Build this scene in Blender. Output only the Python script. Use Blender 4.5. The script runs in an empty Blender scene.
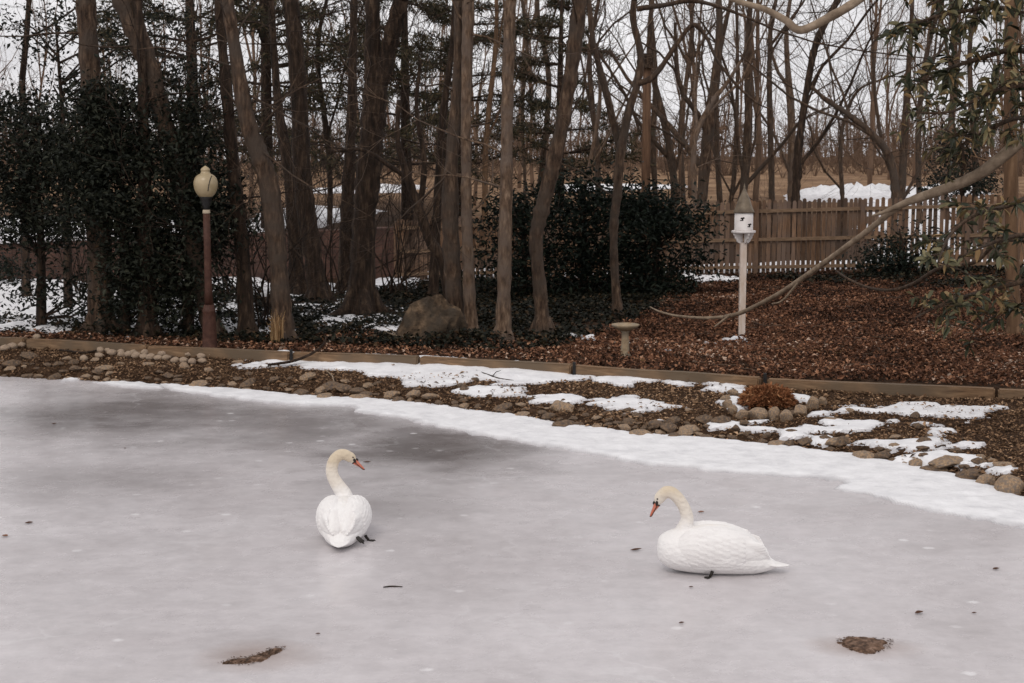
import bpy, bmesh, math, random
import numpy as np
from mathutils import Vector, Matrix

# ------------------------------------------------------------------ camera, world, sun, exposure
C = bpy.context.scene.collection
scene = bpy.context.scene
CAM_H, F, HOR = 2.6, 1422.0, 170.0
PITCH = math.atan((341.5 - HOR) / F)
cam_data = bpy.data.cameras.new('camera')
cam = bpy.data.objects.new('camera', cam_data)
C.objects.link(cam)
cam.location = (0, 0, CAM_H)
cam.rotation_euler = (math.pi / 2 - PITCH, 0, 0)
cam_data.sensor_width = 36.0
cam_data.lens = 50.0
cam_data.clip_start = 0.1
cam_data.clip_end = 3000
cam_data.dof.use_dof = True
cam_data.dof.focus_distance = 10.6
cam_data.dof.aperture_fstop = 8.0
scene.camera = cam

SUN_EL, SUN_ROT = math.radians(48), math.radians(200)
world = bpy.data.worlds.new('World')
scene.world = world
world.use_nodes = True
wn, wl = world.node_tree.nodes, world.node_tree.links
wn.clear()
w_out = wn.new('ShaderNodeOutputWorld')
w_bg = wn.new('ShaderNodeBackground')
w_sky = wn.new('ShaderNodeTexSky')
w_sky.sky_type = 'NISHITA'
w_sky.sun_disc = False
w_sky.sun_elevation = SUN_EL
w_sky.sun_rotation = SUN_ROT
w_sky.dust_density = 4.0
w_sky.air_density = 1.0
# an overcast sky: the blue is veiled by pale cloud
w_hsv = wn.new('ShaderNodeHueSaturation')
w_hsv.inputs['Saturation'].default_value = 0.05
wl.new(w_sky.outputs[0], w_hsv.inputs['Color'])
w_tc = wn.new('ShaderNodeTexCoord')
w_map = wn.new('ShaderNodeMapping')
w_map.inputs['Scale'].default_value = (1.0, 1.0, 5.5)
w_noi = wn.new('ShaderNodeTexNoise')
w_noi.inputs['Scale'].default_value = 3.2
w_noi.inputs['Detail'].default_value = 6
w_noi.inputs['Roughness'].default_value = 0.6
w_rmp = wn.new('ShaderNodeValToRGB')
w_rmp.color_ramp.elements[0].position = 0.35
w_rmp.color_ramp.elements[0].color = (6.5, 6.42, 6.65, 1)
w_rmp.color_ramp.elements[1].position = 0.66
w_rmp.color_ramp.elements[1].color = (8.8, 8.65, 8.8, 1)
wl.new(w_tc.outputs['Generated'], w_map.inputs['Vector'])
wl.new(w_map.outputs[0], w_noi.inputs['Vector'])
wl.new(w_noi.outputs['Fac'], w_rmp.inputs['Fac'])
w_mix = wn.new('ShaderNodeMix')
w_mix.data_type = 'RGBA'
w_mix.inputs['Factor'].default_value = 0.82
wl.new(w_hsv.outputs[0], w_mix.inputs['A'])
wl.new(w_rmp.outputs[0], w_mix.inputs['B'])
wl.new(w_mix.outputs['Result'], w_bg.inputs['Color'])
w_bg.inputs['Strength'].default_value = 0.125
wl.new(w_bg.outputs[0], w_out.inputs['Surface'])

sun_data = bpy.data.lights.new('sun', 'SUN')
sun_data.energy = 0.7
sun_data.angle = math.radians(25)
sun_data.color = (1.0, 0.90, 0.78)
sun = bpy.data.objects.new('sun', sun_data)
C.objects.link(sun)
# behind and left of the camera, high
sun.rotation_euler = (math.radians(42), 0, math.radians(-20))

scene.view_settings.view_transform = 'Standard'
scene.view_settings.look = 'None'
scene.view_settings.exposure = -0.02
scene.view_settings.gamma = 1.0
scene.render.engine = 'CYCLES'
scene.cycles.use_denoising = True
scene.cycles.max_bounces = 6
scene.cycles.diffuse_bounces = 3
scene.cycles.glossy_bounces = 2
scene.cycles.transparent_max_bounces = 4

# ------------------------------------------------------------------ small maths
rng = np.random.default_rng(7)
R = random.Random(11)


def ray(px, py):
    a, b = (px - 512.0) / F, -(py - 341.5) / F
    c, s = math.cos(PITCH), math.sin(PITCH)
    return np.array([a, c + b * s, -s + b * c])


def at_z(px, py, z=0.0):
    d = ray(px, py)
    t = (z - CAM_H) / d[2]
    return np.array([0, 0, CAM_H]) + d * t


def at_y(px, py, Y):
    d = ray(px, py)
    return np.array([0, 0, CAM_H]) + d * (Y / d[1])


def _hash(ix, iy, seed):
    n = (ix.astype(np.int64) * 374761393 + iy.astype(np.int64) * 668265263 + seed * 974634777) & 0x7fffffff
    n = (n ^ (n >> 13)) * 1274126177 & 0x7fffffff
    return ((n ^ (n >> 16)) & 0xffff) / 65535.0


def vnoise(x, y, seed=0):
    x, y = np.asarray(x, float), np.asarray(y, float)
    ix, iy = np.floor(x), np.floor(y)
    fx, fy = x - ix, y - iy
    fx, fy = fx * fx * (3 - 2 * fx), fy * fy * (3 - 2 * fy)
    a, b = _hash(ix, iy, seed), _hash(ix + 1, iy, seed)
    c, d = _hash(ix, iy + 1, seed), _hash(ix + 1, iy + 1, seed)
    return (a * (1 - fx) + b * fx) * (1 - fy) + (c * (1 - fx) + d * fx) * fy - 0.5


def fbm(x, y, seed=0, oct=4):
    s, a = 0, 1.0
    for k in range(oct):
        s = s + a * vnoise(np.asarray(x) * 2 ** k, np.asarray(y) * 2 ** k, seed + k)
        a *= 0.55
    return s


def smooth(a, b, x):
    t = np.clip((np.asarray(x, float) - a) / (b - a), 0, 1)
    return t * t * (3 - 2 * t)


# shoreline and timber line, as y(x) in metres
_sh = [at_z(*p) for p in [(-200, 379), (0, 377), (60, 380), (100, 382), (165, 386), (250, 392), (340, 401), (400, 404), (450, 410),
                          (500, 416), (560, 427), (640, 437), (700, 440), (760, 446), (850, 458), (930, 472), (985, 486), (1030, 500), (1100, 530)]]
SX, SY = np.array([p[0] for p in _sh]), np.array([p[1] for p in _sh])
SX = np.concatenate([[-40], SX, [9.0, 40]])
SY = np.concatenate([[19.5], SY, [5.0, 2.0]])
TZ = 0.20
_tm = [at_z(*p, TZ) for p in [(-160, 337), (0, 346), (30, 347), (150, 355), (293, 361), (421, 366), (574, 375), (762, 388), (1000, 399), (1120, 404)]]
TX, TY = np.array([p[0] for p in _tm]), np.array([p[1] for p in _tm])
TX = np.concatenate([[-40], TX, [40]])
TY = np.concatenate([[24], TY, [14.0]])


def shore(x):
    return np.interp(x, SX, SY)


def timber(x):
    return np.interp(x, TX, TY)


FA, FB = at_y(397, 280, 31.5), at_y(1100, 264, 29.0)      # ends of the fence base


def fence_y(x):
    return np.interp(x, [FA[0], FB[0]], [FA[1], FB[1]])


WALL_Y = 32.0
WALL_X1 = (388 - 512) / F * WALL_Y


def ground(x, y):
    x, y = np.asarray(x, float), np.asarray(y, float)
    s, t = shore(x), timber(x)
    d = y - s
    w = np.maximum(t - s, 0.5)
    strip = -0.05 + 0.11 * smooth(-0.15, 0.35, d) + 0.14 * np.clip(d / w, 0, 1)
    h = np.where(d < 0.3, np.maximum(-0.35, np.minimum(strip, -0.05 + 0.45 * (d + 0.15))), strip)
    h = h + 0.035 * fbm(x * 1.3, y * 1.3, 5) * smooth(0.0, 0.5, d)
    # behind the timber
    zf = np.interp(x, [-14, FA[0], 5.3, 9.5], [0.15, 0.16, 0.40, 0.55])
    v = np.clip((y - t - 0.1) / np.maximum(fence_y(x) - t, 3), 0, 1)
    behind = 0.285 + (zf - 0.285) * smooth(0.0, 1.0, v) + 0.05 * fbm(x * .5, y * .5, 9)
    h = np.where(y > t + 0.09, behind, h)
    # raised land behind the low wall on the left
    wl_ = smooth(WALL_X1 + 1.0, WALL_X1 - 0.3, x)
    up = np.interp(x, [-14, -11.5, WALL_X1], [0.9, 0.92, 1.25])
    step = smooth(WALL_Y + 0.02, WALL_Y + 0.3, y) * wl_
    h = h * (1 - step) + up * step
    # land climbing beyond the fence
    far = np.interp(y, [33, 60, 100, 150, 400], [0, 1.3, 2.45, 3.4, 5.0]) + 0.12 * fbm(x * .08, y * .08, 21) * smooth(36, 60, y)
    far_l = np.interp(y, [33, 60, 100, 150, 400], [0, 0.6, 1.6, 2.5, 4.1])
    h = h + far * (1 - wl_) + far_l * wl_
    return h


def G(px, py):
    """the spot on the land seen at a place in the picture"""
    z = 0.3
    for _ in range(12):
        p = at_z(px, py, z)
        z = 0.5 * z + 0.5 * float(ground(p[0], p[1]))
    p = at_z(px, py, z)
    return np.array([p[0], p[1], float(ground(p[0], p[1]))])


def pxm(Y):
    return F / Y


# ------------------------------------------------------------------ mesh helpers
class MB:
    def __init__(self):
        self.v, self.q, self.t, self.n = [], [], [], 0
        self.tq, self.tt = [], []

    def add(self, v, quads=None, tris=None, tint=0.5):
        v = np.asarray(v, float).reshape(-1, 3)
        if quads is not None and len(quads):
            q = np.asarray(quads, np.int64).reshape(-1, 4)
            self.q.append(q + self.n)
            self.tq.append(np.broadcast_to(np.asarray(tint, float), (len(q),)))
        if tris is not None and len(tris):
            t = np.asarray(tris, np.int64).reshape(-1, 3)
            self.t.append(t + self.n)
            self.tt.append(np.broadcast_to(np.asarray(tint, float) if np.ndim(tint) == 0 else np.full(len(t), 0.5), (len(t),)))
        self.v.append(v)
        self.n += len(v)

    def mesh(self, name, smooth_=True, origin=None):
        me = bpy.data.meshes.new(name)
        v = np.concatenate(self.v) if self.v else np.zeros((0, 3))
        if origin is not None:
            v = v - np.asarray(origin, float)
        q = np.concatenate(self.q) if self.q else np.zeros((0, 4), np.int64)
        t = np.concatenate(self.t) if self.t else np.zeros((0, 3), np.int64)
        me.vertices.add(len(v))
        me.vertices.foreach_set('co', v.astype(np.float32).ravel())
        li = np.concatenate([q.ravel(), t.ravel()]).astype(np.int32)
        me.loops.add(len(li))
        me.loops.foreach_set('vertex_index', li)
        me.polygons.add(len(q) + len(t))
        ls = np.concatenate([np.arange(len(q)) * 4, len(q) * 4 + np.arange(len(t)) * 3]).astype(np.int32)
        me.polygons.foreach_set('loop_start', ls)
        me.polygons.foreach_set('use_smooth', np.full(len(q) + len(t), smooth_, bool))
        me.update(calc_edges=True)
        tint = np.concatenate(self.tq + self.tt) if (self.tq or self.tt) else np.zeros(0)
        at = me.attributes.new('tint', 'FLOAT', 'FACE')
        at.data.foreach_set('value', tint.astype(np.float32))
        me.validate()
        return me


def obj(name, mb, mat, parent=None, origin=None, smooth_=True, loc=None):
    """link one mesh object; with a parent the vertices are made local to the parent's place"""
    if parent is not None and origin is None:
        origin = parent['_o'] if '_o' in parent else parent.location
    me = mb.mesh(name, smooth_, origin) if isinstance(mb, MB) else mb
    if mat and not me.materials:
        me.materials.append(mat)
    o = bpy.data.objects.new(name, me)
    C.objects.link(o)
    if parent is not None:
        o.parent = parent
    elif origin is not None:
        o.location = origin
    if loc is not None:
        o.location = loc
    return o


def tag(o, label, cat, group=None):
    o['label'] = label
    o['category'] = cat
    if group:
        o['group'] = group
    return o


def thing(name, label, cat, loc, group=None, rz=0):
    o = bpy.data.objects.new(name, None)
    o.empty_display_size = 0.1
    C.objects.link(o)
    o.location = tuple(float(c) for c in loc)
    o.rotation_euler = (0, 0, rz)
    return tag(o, label, cat, group)


def setting(o, kind='structure'):
    o['kind'] = kind
    return o


def tube(mb, pts, rad, sides=6, tint=0.5, wob=0.0, cap=True):
    pts = np.asarray(pts, float)
    rad = np.asarray(rad, float)
    n = len(pts)
    tan = np.gradient(pts, axis=0)
    tan /= np.linalg.norm(tan, axis=1)[:, None] + 1e-9
    ref = np.array([0.31, 0.95, 0.02]) if abs(tan[0][2]) > 0.6 else np.array([0.05, 0.1, 0.99])
    a = np.cross(tan, ref)
    a /= np.linalg.norm(a, axis=1)[:, None] + 1e-9
    b = np.cross(tan, a)
    ang = np.linspace(0, 2 * np.pi, sides, endpoint=False)
    rr = rad[:, None] * np.ones(sides)
    if wob:
        rr = rr * (1 + wob * rng.normal(size=rr.shape).clip(-1.5, 1.5))
    v = pts[:, None, :] + rr[..., None] * (np.cos(ang)[None, :, None] * a[:, None, :] + np.sin(ang)[None, :, None] * b[:, None, :])
    i, k = np.meshgrid(np.arange(n - 1), np.arange(sides), indexing='ij')
    k2 = (k + 1) % sides
    q = np.stack([i * sides + k, i * sides + k2, (i + 1) * sides + k2, (i + 1) * sides + k], -1).reshape(-1, 4)
    v = v.reshape(-1, 3)
    tris = None
    if cap:
        v = np.vstack([v, pts[0], pts[-1]])
        ks = np.arange(sides)
        t0 = np.stack([np.full(sides, n * sides), (ks + 1) % sides, ks], -1)
        t1 = np.stack([np.full(sides, n * sides + 1), (n - 1) * sides + ks, (n - 1) * sides + (ks + 1) % sides], -1)
        tris = np.vstack([t0, t1])
    mb.add(v, q, tris, tint)


def spline(pts, n):
    """Catmull-Rom through rows of any width"""
    p = np.asarray(pts, float)
    p = np.vstack([2 * p[0] - p[1], p, 2 * p[-1] - p[-2]])
    m = len(p) - 3
    out = []
    for u in np.linspace(0, m - 1e-6, n):
        i = int(u)
        t = u - i
        a, b, c, d = p[i], p[i + 1], p[i + 2], p[i + 3]
        out.append(0.5 * (2 * b + (c - a) * t + (2 * a - 5 * b + 4 * c - d) * t * t + (3 * b - a - 3 * c + d) * t ** 3))
    return np.array(out)


def lathe(mb, prof, centre=(0, 0, 0), sides=24, flute=0.0, nf=8, tint=0.5):
    prof = np.asarray(prof, float)
    ang = np.linspace(0, 2 * np.pi, sides, endpoint=False)
    m = 1 + flute * np.cos(ang * nf)
    r = prof[:, 0][:, None] * m[None, :]
    v = np.stack([r * np.cos(ang), r * np.sin(ang), np.repeat(prof[:, 1][:, None], sides, 1)], -1).reshape(-1, 3) + np.asarray(centre, float)
    n = len(prof)
    i, k = np.meshgrid(np.arange(n - 1), np.arange(sides), indexing='ij')
    k2 = (k + 1) % sides
    q = np.stack([i * sides + k, i * sides + k2, (i + 1) * sides + k2, (i + 1) * sides + k], -1).reshape(-1, 4)
    v = np.vstack([v, np.array(centre) + [0, 0, prof[0, 1]], np.array(centre) + [0, 0, prof[-1, 1]]])
    ks = np.arange(sides)
    t0 = np.stack([np.full(sides, n * sides), (ks + 1) % sides, ks], -1)
    t1 = np.stack([np.full(sides, n * sides + 1), (n - 1) * sides + ks, (n - 1) * sides + (ks + 1) % sides], -1)
    mb.add(v, q, np.vstack([t0, t1]), tint)


def box(mb, lo, hi, tint=0.5, mtx=None):
    x0, y0, z0 = lo
    x1, y1, z1 = hi
    v = np.array([[x0, y0, z0], [x1, y0, z0], [x1, y1, z0], [x0, y1, z0], [x0, y0, z1], [x1, y0, z1], [x1, y1, z1], [x0, y1, z1]], float)
    if mtx is not None:
        v = v @ np.asarray(mtx)[:3, :3].T + np.asarray(mtx)[:3, 3]
    mb.add(v, [[0, 3, 2, 1], [4, 5, 6, 7], [0, 1, 5, 4], [1, 2, 6, 5], [2, 3, 7, 6], [3, 0, 4, 7]], tint=tint)


def unit(v):
    return v / (np.linalg.norm(v, axis=-1, keepdims=True) + 1e-9)


def leaves(mb, c, size, aspect=0.5, up=0.3, droop=0.0, dirs=None, fold=0.25, tint=None, six=False):
    """c (n,3) leaf places; every leaf a folded blade with a direction of its own"""
    c = np.asarray(c, float)
    n = len(c)
    if n == 0:
        return
    size = np.broadcast_to(np.asarray(size, float), (n,)) * rng.uniform(0.65, 1.25, n)
    if dirs is None:
        dirs = rng.normal(size=(n, 3))
        dirs[:, 2] = dirs[:, 2] * (1 - up) - droop
    d = unit(dirs)
    nrm = rng.normal(size=(n, 3)) * 0.6
    nrm[:, 2] += up * 2.5
    s = unit(np.cross(d, nrm))
    nn = np.cross(s, d)
    L, W = size[:, None], (size * aspect)[:, None]
    tip = c + d * L - np.array([0, 0, 1]) * L * 0.15
    if tint is None:
        tint = rng.uniform(0, 1, n)
    if six:
        m1, m2 = c + d * L * 0.38, c + d * L * 0.75
        v = np.stack([c, m1 + s * W * .5 + nn * W * fold, m2 + s * W * .38 + nn * W * fold, tip, m2 - s * W * .38 + nn * W * fold, m1 - s * W * .5 + nn * W * fold], 1)
        b = np.arange(n)[:, None] * 6
        q = np.concatenate([b + np.array([[0, 1, 2, 3]]), b + np.array([[0, 3, 4, 5]])])
        mb.add(v.reshape(-1, 3), q, tint=np.concatenate([tint, tint]))
    else:
        m = c + d * L * 0.45
        v = np.stack([c, m + s * W * .5 + nn * W * fold, tip, m - s * W * .5 + nn * W * fold], 1)
        q = np.arange(n)[:, None] * 4 + np.array([[0, 1, 2, 3]])
        mb.add(v.reshape(-1, 3), q, tint=tint)


def in_poly(P, x, y):
    P = np.asarray(P)[:, :2]
    r = np.zeros(np.shape(x), bool)
    for (ax, ay), (bx, by) in zip(P, np.roll(P, -1, 0)):
        c = ((ay > y) != (by > y)) & (x < (bx - ax) * (y - ay) / (by - ay + 1e-12) + ax)
        r ^= c
    return r


def sdist(P, x, y):
    """signed distance, positive inside"""
    P = np.asarray(P)[:, :2]
    dm = np.full(np.shape(x), 1e9)
    for (ax, ay), (bx, by) in zip(P, np.roll(P, -1, 0)):
        ex, ey = bx - ax, by - ay
        t = np.clip(((x - ax) * ex + (y - ay) * ey) / (ex * ex + ey * ey + 1e-12), 0, 1)
        dm = np.minimum(dm, np.hypot(x - ax - t * ex, y - ay - t * ey))
    return np.where(in_poly(P, x, y), dm, -dm)


def sheet(mb, bbox, cell, mask, base, thick, edge=0.06, tint=0.5, lump=0.0, dive=0.02):
    """a mound with a rounded rim wherever mask > 0 (mask in metres)"""
    x0, x1, y0, y1 = bbox
    xs, ys = np.arange(x0, x1 + cell, cell), np.arange(y0, y1 + cell, cell)
    X, Y = np.meshgrid(xs, ys, indexing='ij')
    m = mask(X, Y)
    t = np.clip(m / edge, 0, 1)
    Z = base(X, Y) + thick * np.sqrt(t) * (1 + 0.5 * fbm(X * 2.2, Y * 2.2, 77)) - np.where(m <= 0, dive, 0)
    if lump:
        Z = Z + lump * fbm(X * 9, Y * 9, 31, 2) * t
    keep = m > -0.75 * cell
    k = keep[:-1, :-1] | keep[1:, :-1] | keep[:-1, 1:] | keep[1:, 1:]
    pos = (m[:-1, :-1] > 0) | (m[1:, :-1] > 0) | (m[:-1, 1:] > 0) | (m[1:, 1:] > 0)
    k &= pos
    idx = np.arange(X.size).reshape(X.shape)
    q = np.stack([idx[:-1, :-1][k], idx[1:, :-1][k], idx[1:, 1:][k], idx[:-1, 1:][k]], -1)
    used, inv = np.unique(q, return_inverse=True)
    v = np.stack([X.ravel()[used], Y.ravel()[used], Z.ravel()[used]], -1)
    mb.add(v, inv.reshape(-1, 4), tint=np.clip(m.ravel()[q].mean(1) / (edge * 1.3), 0, 1))


def wpoly(pts):
    return np.array([G(*p) for p in pts])


def bb(P, pad=0.3):
    P = np.asarray(P)
    return (P[:, 0].min() - pad, P[:, 0].max() + pad, P[:, 1].min() - pad, P[:, 1].max() + pad)


def scatter(P, n, keep=None):
    """n spots spread evenly in a world polygon"""
    x0, x1, y0, y1 = bb(P, 0)
    out = []
    tot = 0
    while tot < n:
        x, y = rng.uniform(x0, x1, 4 * n), rng.uniform(y0, y1, 4 * n)
        k = in_poly(P, x, y)
        if keep is not None:
            k &= keep(x, y)
        out.append(np.stack([x[k], y[k]], -1))
        tot += k.sum()
        if k.sum() == 0:
            break
    p = np.concatenate(out)[:n]
    return p[:, 0], p[:, 1]


# ------------------------------------------------------------------ materials
def nodes_of(m):
    m.use_nodes = True
    nt = m.node_tree
    return nt.nodes, nt.links, nt.nodes['Principled BSDF']


def ramp(n, stops):
    r = n.new('ShaderNodeValToRGB')
    e = r.color_ramp.elements
    while len(e) < len(stops):
        e.new(0.5)
    for k, (p, c) in enumerate(stops):
        if c[0] < .55 and c[0] > c[2] * 1.12 and c[0] >= c[1]:        # earth, wood and bark: keep them warm
            c = (c[0] * 1.13, c[1] * 1.0, c[2] * .80)
        e[k].position = p
        e[k].color = (*c, 1)
    return r


def noisy(name, stops, scale=6.0, stretch=(1, 1, 1), rough=0.85, bump=0.4, bscale=None, bdist=0.02, detail=6, big=None, spec=0.3, nrough=0.6):
    m = bpy.data.materials.new(name)
    n, l, p = nodes_of(m)
    tc = n.new('ShaderNodeTexCoord')
    mp = n.new('ShaderNodeMapping')
    mp.inputs['Scale'].default_value = stretch
    l.new(tc.outputs['Object'], mp.inputs['Vector'])
    no = n.new('ShaderNodeTexNoise')
    no.inputs['Scale'].default_value = scale
    no.inputs['Detail'].default_value = detail
    no.inputs['Roughness'].default_value = nrough
    l.new(mp.outputs[0], no.inputs['Vector'])
    r = ramp(n, stops)
    l.new(no.outputs['Fac'], r.inputs['Fac'])
    col = r.outputs[0]
    if big:
        nb = n.new('ShaderNodeTexNoise')
        nb.inputs['Scale'].default_value = big[0]
        nb.inputs['Detail'].default_value = 4
        l.new(tc.outputs['Object'], nb.inputs['Vector'])
        rb = ramp(n, [(0.42, (0, 0, 0)), (0.62, (1, 1, 1))])
        l.new(nb.outputs['Fac'], rb.inputs['Fac'])
        mx = n.new('ShaderNodeMix')
        mx.data_type = 'RGBA'
        l.new(rb.outputs[0], mx.inputs['Factor'])
        l.new(col, mx.inputs['A'])
        mx.inputs['B'].default_value = (*big[1], 1)
        col = mx.outputs['Result']
    l.new(col, p.inputs['Base Color'])
    p.inputs['Roughness'].default_value = rough
    p.inputs['Specular IOR Level'].default_value = spec
    if bump:
        nb2 = n.new('ShaderNodeTexNoise')
        nb2.inputs['Scale'].default_value = bscale or scale * 1.6
        nb2.inputs['Detail'].default_value = 8
        nb2.inputs['Roughness'].default_value = 0.65
        l.new(mp.outputs[0], nb2.inputs['Vector'])
        bm = n.new('ShaderNodeBump')
        bm.inputs['Strength'].default_value = bump
        bm.inputs['Distance'].default_value = bdist
        l.new(nb2.outputs['Fac'], bm.inputs['Height'])
        l.new(bm.outputs[0], p.inputs['Normal'])
    return m


def tinted(name, stops, rough=0.6, spec=0.3, trans=0.0):
    """one colour per leaf or chip, from its own tint"""
    m = bpy.data.materials.new(name)
    n, l, p = nodes_of(m)
    a = n.new('ShaderNodeAttribute')
    a.attribute_name = 'tint'
    r = ramp(n, stops)
    l.new(a.outputs['Fac'], r.inputs['Fac'])
    l.new(r.outputs[0], p.inputs['Base Color'])
    p.inputs['Roughness'].default_value = rough
    p.inputs['Specular IOR Level'].default_value = spec
    return m


MAT = {}
MAT['bark_dark'] = noisy('bark_dark', [(0.34, (0.012, 0.008, 0.006)), (0.52, (0.036, 0.0235, 0.018)), (0.68, (0.088, 0.063, 0.050))], 11, (1.6, 1.6, 0.34), bump=1.0, bdist=0.06, bscale=16)
MAT['bark_brown'] = noisy('bark_brown', [(0.34, (0.026, 0.017, 0.013)), (0.52, (0.080, 0.054, 0.042)), (0.66, (0.165, 0.122, 0.100))], 11, (1.7, 1.7, 0.42), big=(3.0, (0.078, 0.056, 0.042)), bump=1.0, bdist=0.06, bscale=18)
MAT['bark_grey'] = noisy('bark_grey', [(0.34, (0.055, 0.037, 0.029)), (0.52, (0.145, 0.103, 0.082)), (0.66, (0.27, 0.21, 0.178))], 13, (1.8, 1.8, 0.45), big=(3.4, (0.155, 0.112, 0.086)), bump=1.0, bdist=0.06, bscale=20)
MAT['bark_orange'] = noisy('bark_orange', [(0.3, (0.07, 0.043, 0.028)), (0.6, (0.145, 0.095, 0.066)), (0.8, (0.22, 0.155, 0.115))], 8, (1.7, 1.7, 0.3), bump=0.7, bscale=18)
MAT['far_bark'] = noisy('far_bark', [(0.3, (0.075, 0.050, 0.040)), (0.7, (0.18, 0.130, 0.108))], 3, (1, 1, 0.3), bump=0)
MAT['pale_limb'] = noisy('pale_limb', [(0.3, (0.115, 0.092, 0.078)), (0.55, (0.23, 0.195, 0.172)), (0.75, (0.34, 0.30, 0.275))], 9, (1, 1, 1), bump=0.7, bscale=30, bdist=0.01)
MAT['holly_leaf'] = tinted('holly_leaf', [(0, (0.008, 0.010, 0.007)), (0.6, (0.019, 0.022, 0.014)), (0.92, (0.042, 0.044, 0.029)), (1, (0.11, 0.075, 0.045))], 0.5, 0.14)
MAT['shrub_leaf'] = tinted('shrub_leaf', [(0, (0.005, 0.008, 0.006)), (0.7, (0.014, 0.020, 0.013)), (1, (0.036, 0.042, 0.027))], 0.5, 0.14)
MAT['magnolia_leaf'] = tinted('magnolia_leaf', [(0, (0.022, 0.026, 0.014)), (0.45, (0.070, 0.074, 0.042)), (0.8, (0.165, 0.158, 0.098)), (1, (0.30, 0.215, 0.125))], 0.45, 0.25)
MAT['needle'] = tinted('needle', [(0, (0.018, 0.020, 0.013)), (0.6, (0.045, 0.045, 0.029)), (1, (0.11, 0.088, 0.058))], 0.7, 0.2)
MAT['ivy_leaf'] = tinted('ivy_leaf', [(0, (0.005, 0.006, 0.004)), (0.7, (0.016, 0.0165, 0.0105)), (0.9, (0.034, 0.030, 0.019)), (1, (0.085, 0.055, 0.037))], 0.55, 0.12)
MAT['litter'] = tinted('litter', [(0, (0.018, 0.010, 0.007)), (0.3, (0.080, 0.040, 0.028)), (0.65, (0.20, 0.104, 0.072)), (0.9, (0.36, 0.215, 0.155)), (1, (0.55, 0.42, 0.33))], 0.75, 0.2)
MAT['mulch'] = tinted('mulch', [(0, (0.040, 0.025, 0.017)), (0.4, (0.150, 0.099, 0.070)), (0.75, (0.285, 0.20, 0.148)), (1, (0.48, 0.37, 0.29))], 0.85, 0.15)
MAT['rust_plant'] = tinted('rust_plant', [(0, (0.050, 0.022, 0.014)), (0.4, (0.175, 0.076, 0.042)), (0.75, (0.31, 0.155, 0.09)), (1, (0.47, 0.31, 0.20))], 0.8, 0.1)
MAT['straw'] = tinted('straw', [(0, (0.16, 0.10, 0.055)), (0.6, (0.34, 0.235, 0.145)), (1, (0.50, 0.385, 0.26))], 0.85, 0.1)
MAT['stone_brown'] = noisy('stone_brown', [(0.3, (0.080, 0.056, 0.041)), (0.55, (0.19, 0.140, 0.107)), (0.78, (0.30, 0.237, 0.192))], 9, bump=0.7, bdist=0.02, big=(4, (0.10, 0.075, 0.06)))
MAT['stone_tan'] = noisy('stone_tan', [(0.3, (0.17, 0.122, 0.09)), (0.55, (0.31, 0.238, 0.185)), (0.78, (0.44, 0.362, 0.295))], 8, bump=0.5, bdist=0.015, big=(5, (0.19, 0.15, 0.12)))
MAT['stone_pale'] = noisy('stone_pale', [(0.3, (0.20, 0.16, 0.135)), (0.55, (0.35, 0.30, 0.255)), (0.78, (0.5, 0.45, 0.40))], 10, bump=0.4, bdist=0.01, big=(6, (0.26, 0.19, 0.155)))
MAT['boulder'] = noisy('boulder', [(0.34, (0.026, 0.019, 0.014)), (0.5, (0.085, 0.062, 0.046)), (0.68, (0.19, 0.145, 0.112))], 4.5, (1, 1, 1.6), bump=1.0, bdist=0.05, bscale=7, big=(2.2, (0.058, 0.043, 0.030)))
MAT['timber'] = noisy('timber', [(0.3, (0.085, 0.055, 0.038)), (0.5, (0.20, 0.135, 0.092)), (0.72, (0.33, 0.24, 0.172))], 3.5, (1.0, 8, 8), bump=0.5, bdist=0.01, bscale=8, big=(1.1, (0.14, 0.10, 0.066)))
MAT['fence_wood'] = noisy('fence_wood', [(0.3, (0.080, 0.050, 0.036)), (0.55, (0.160, 0.105, 0.077)), (0.78, (0.25, 0.180, 0.142))], 5, (7, 7, 0.8), bump=0.4, bdist=0.01, big=(1.4, (0.14, 0.098, 0.076)))
MAT['fence_rail'] = noisy('fence_rail', [(0.3, (0.115, 0.080, 0.060)), (0.55, (0.19, 0.138, 0.108)), (0.8, (0.27, 0.21, 0.175))], 5, (0.8, 7, 7), bump=0.3, bdist=0.01)
_n, _l, _p = nodes_of(MAT['fence_wood'])                # every picket weathered a little differently
_src = _p.inputs['Base Color'].links[0].from_socket
_a = _n.new('ShaderNodeAttribute')
_a.attribute_name = 'tint'
_r = ramp(_n, [(0, (0.5, 0.47, 0.45)), (1, (1.45, 1.42, 1.40))])
_l.new(_a.outputs['Fac'], _r.inputs['Fac'])
_m = _n.new('ShaderNodeMix')
_m.data_type = 'RGBA'
_m.blend_type = 'MULTIPLY'
_m.inputs['Factor'].default_value = 1
_l.new(_src, _m.inputs['A'])
_l.new(_r.outputs[0], _m.inputs['B'])
_l.new(_m.outputs['Result'], _p.inputs['Base Color'])
MAT['brick'] = None
MAT['burgundy'] = noisy('burgundy_paint', [(0.3, (0.032, 0.014, 0.011)), (0.55, (0.058, 0.027, 0.022)), (0.8, (0.10, 0.056, 0.046))], 14, bump=0.3, rough=0.6, spec=0.25)
MAT['black_metal'] = noisy('black_metal', [(0.4, (0.012, 0.011, 0.011)), (0.7, (0.03, 0.028, 0.027))], 14, rough=0.5, bump=0.1)
MAT['pale_metal'] = noisy('pale_metal', [(0.4, (0.30, 0.27, 0.25)), (0.7, (0.42, 0.39, 0.36))], 20, rough=0.5, bump=0.1)
MAT['globe'] = noisy('globe_glass', [(0.35, (0.285, 0.25, 0.185)), (0.65, (0.39, 0.345, 0.265))], 5, rough=0.28, bump=0.0, spec=0.5)
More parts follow.
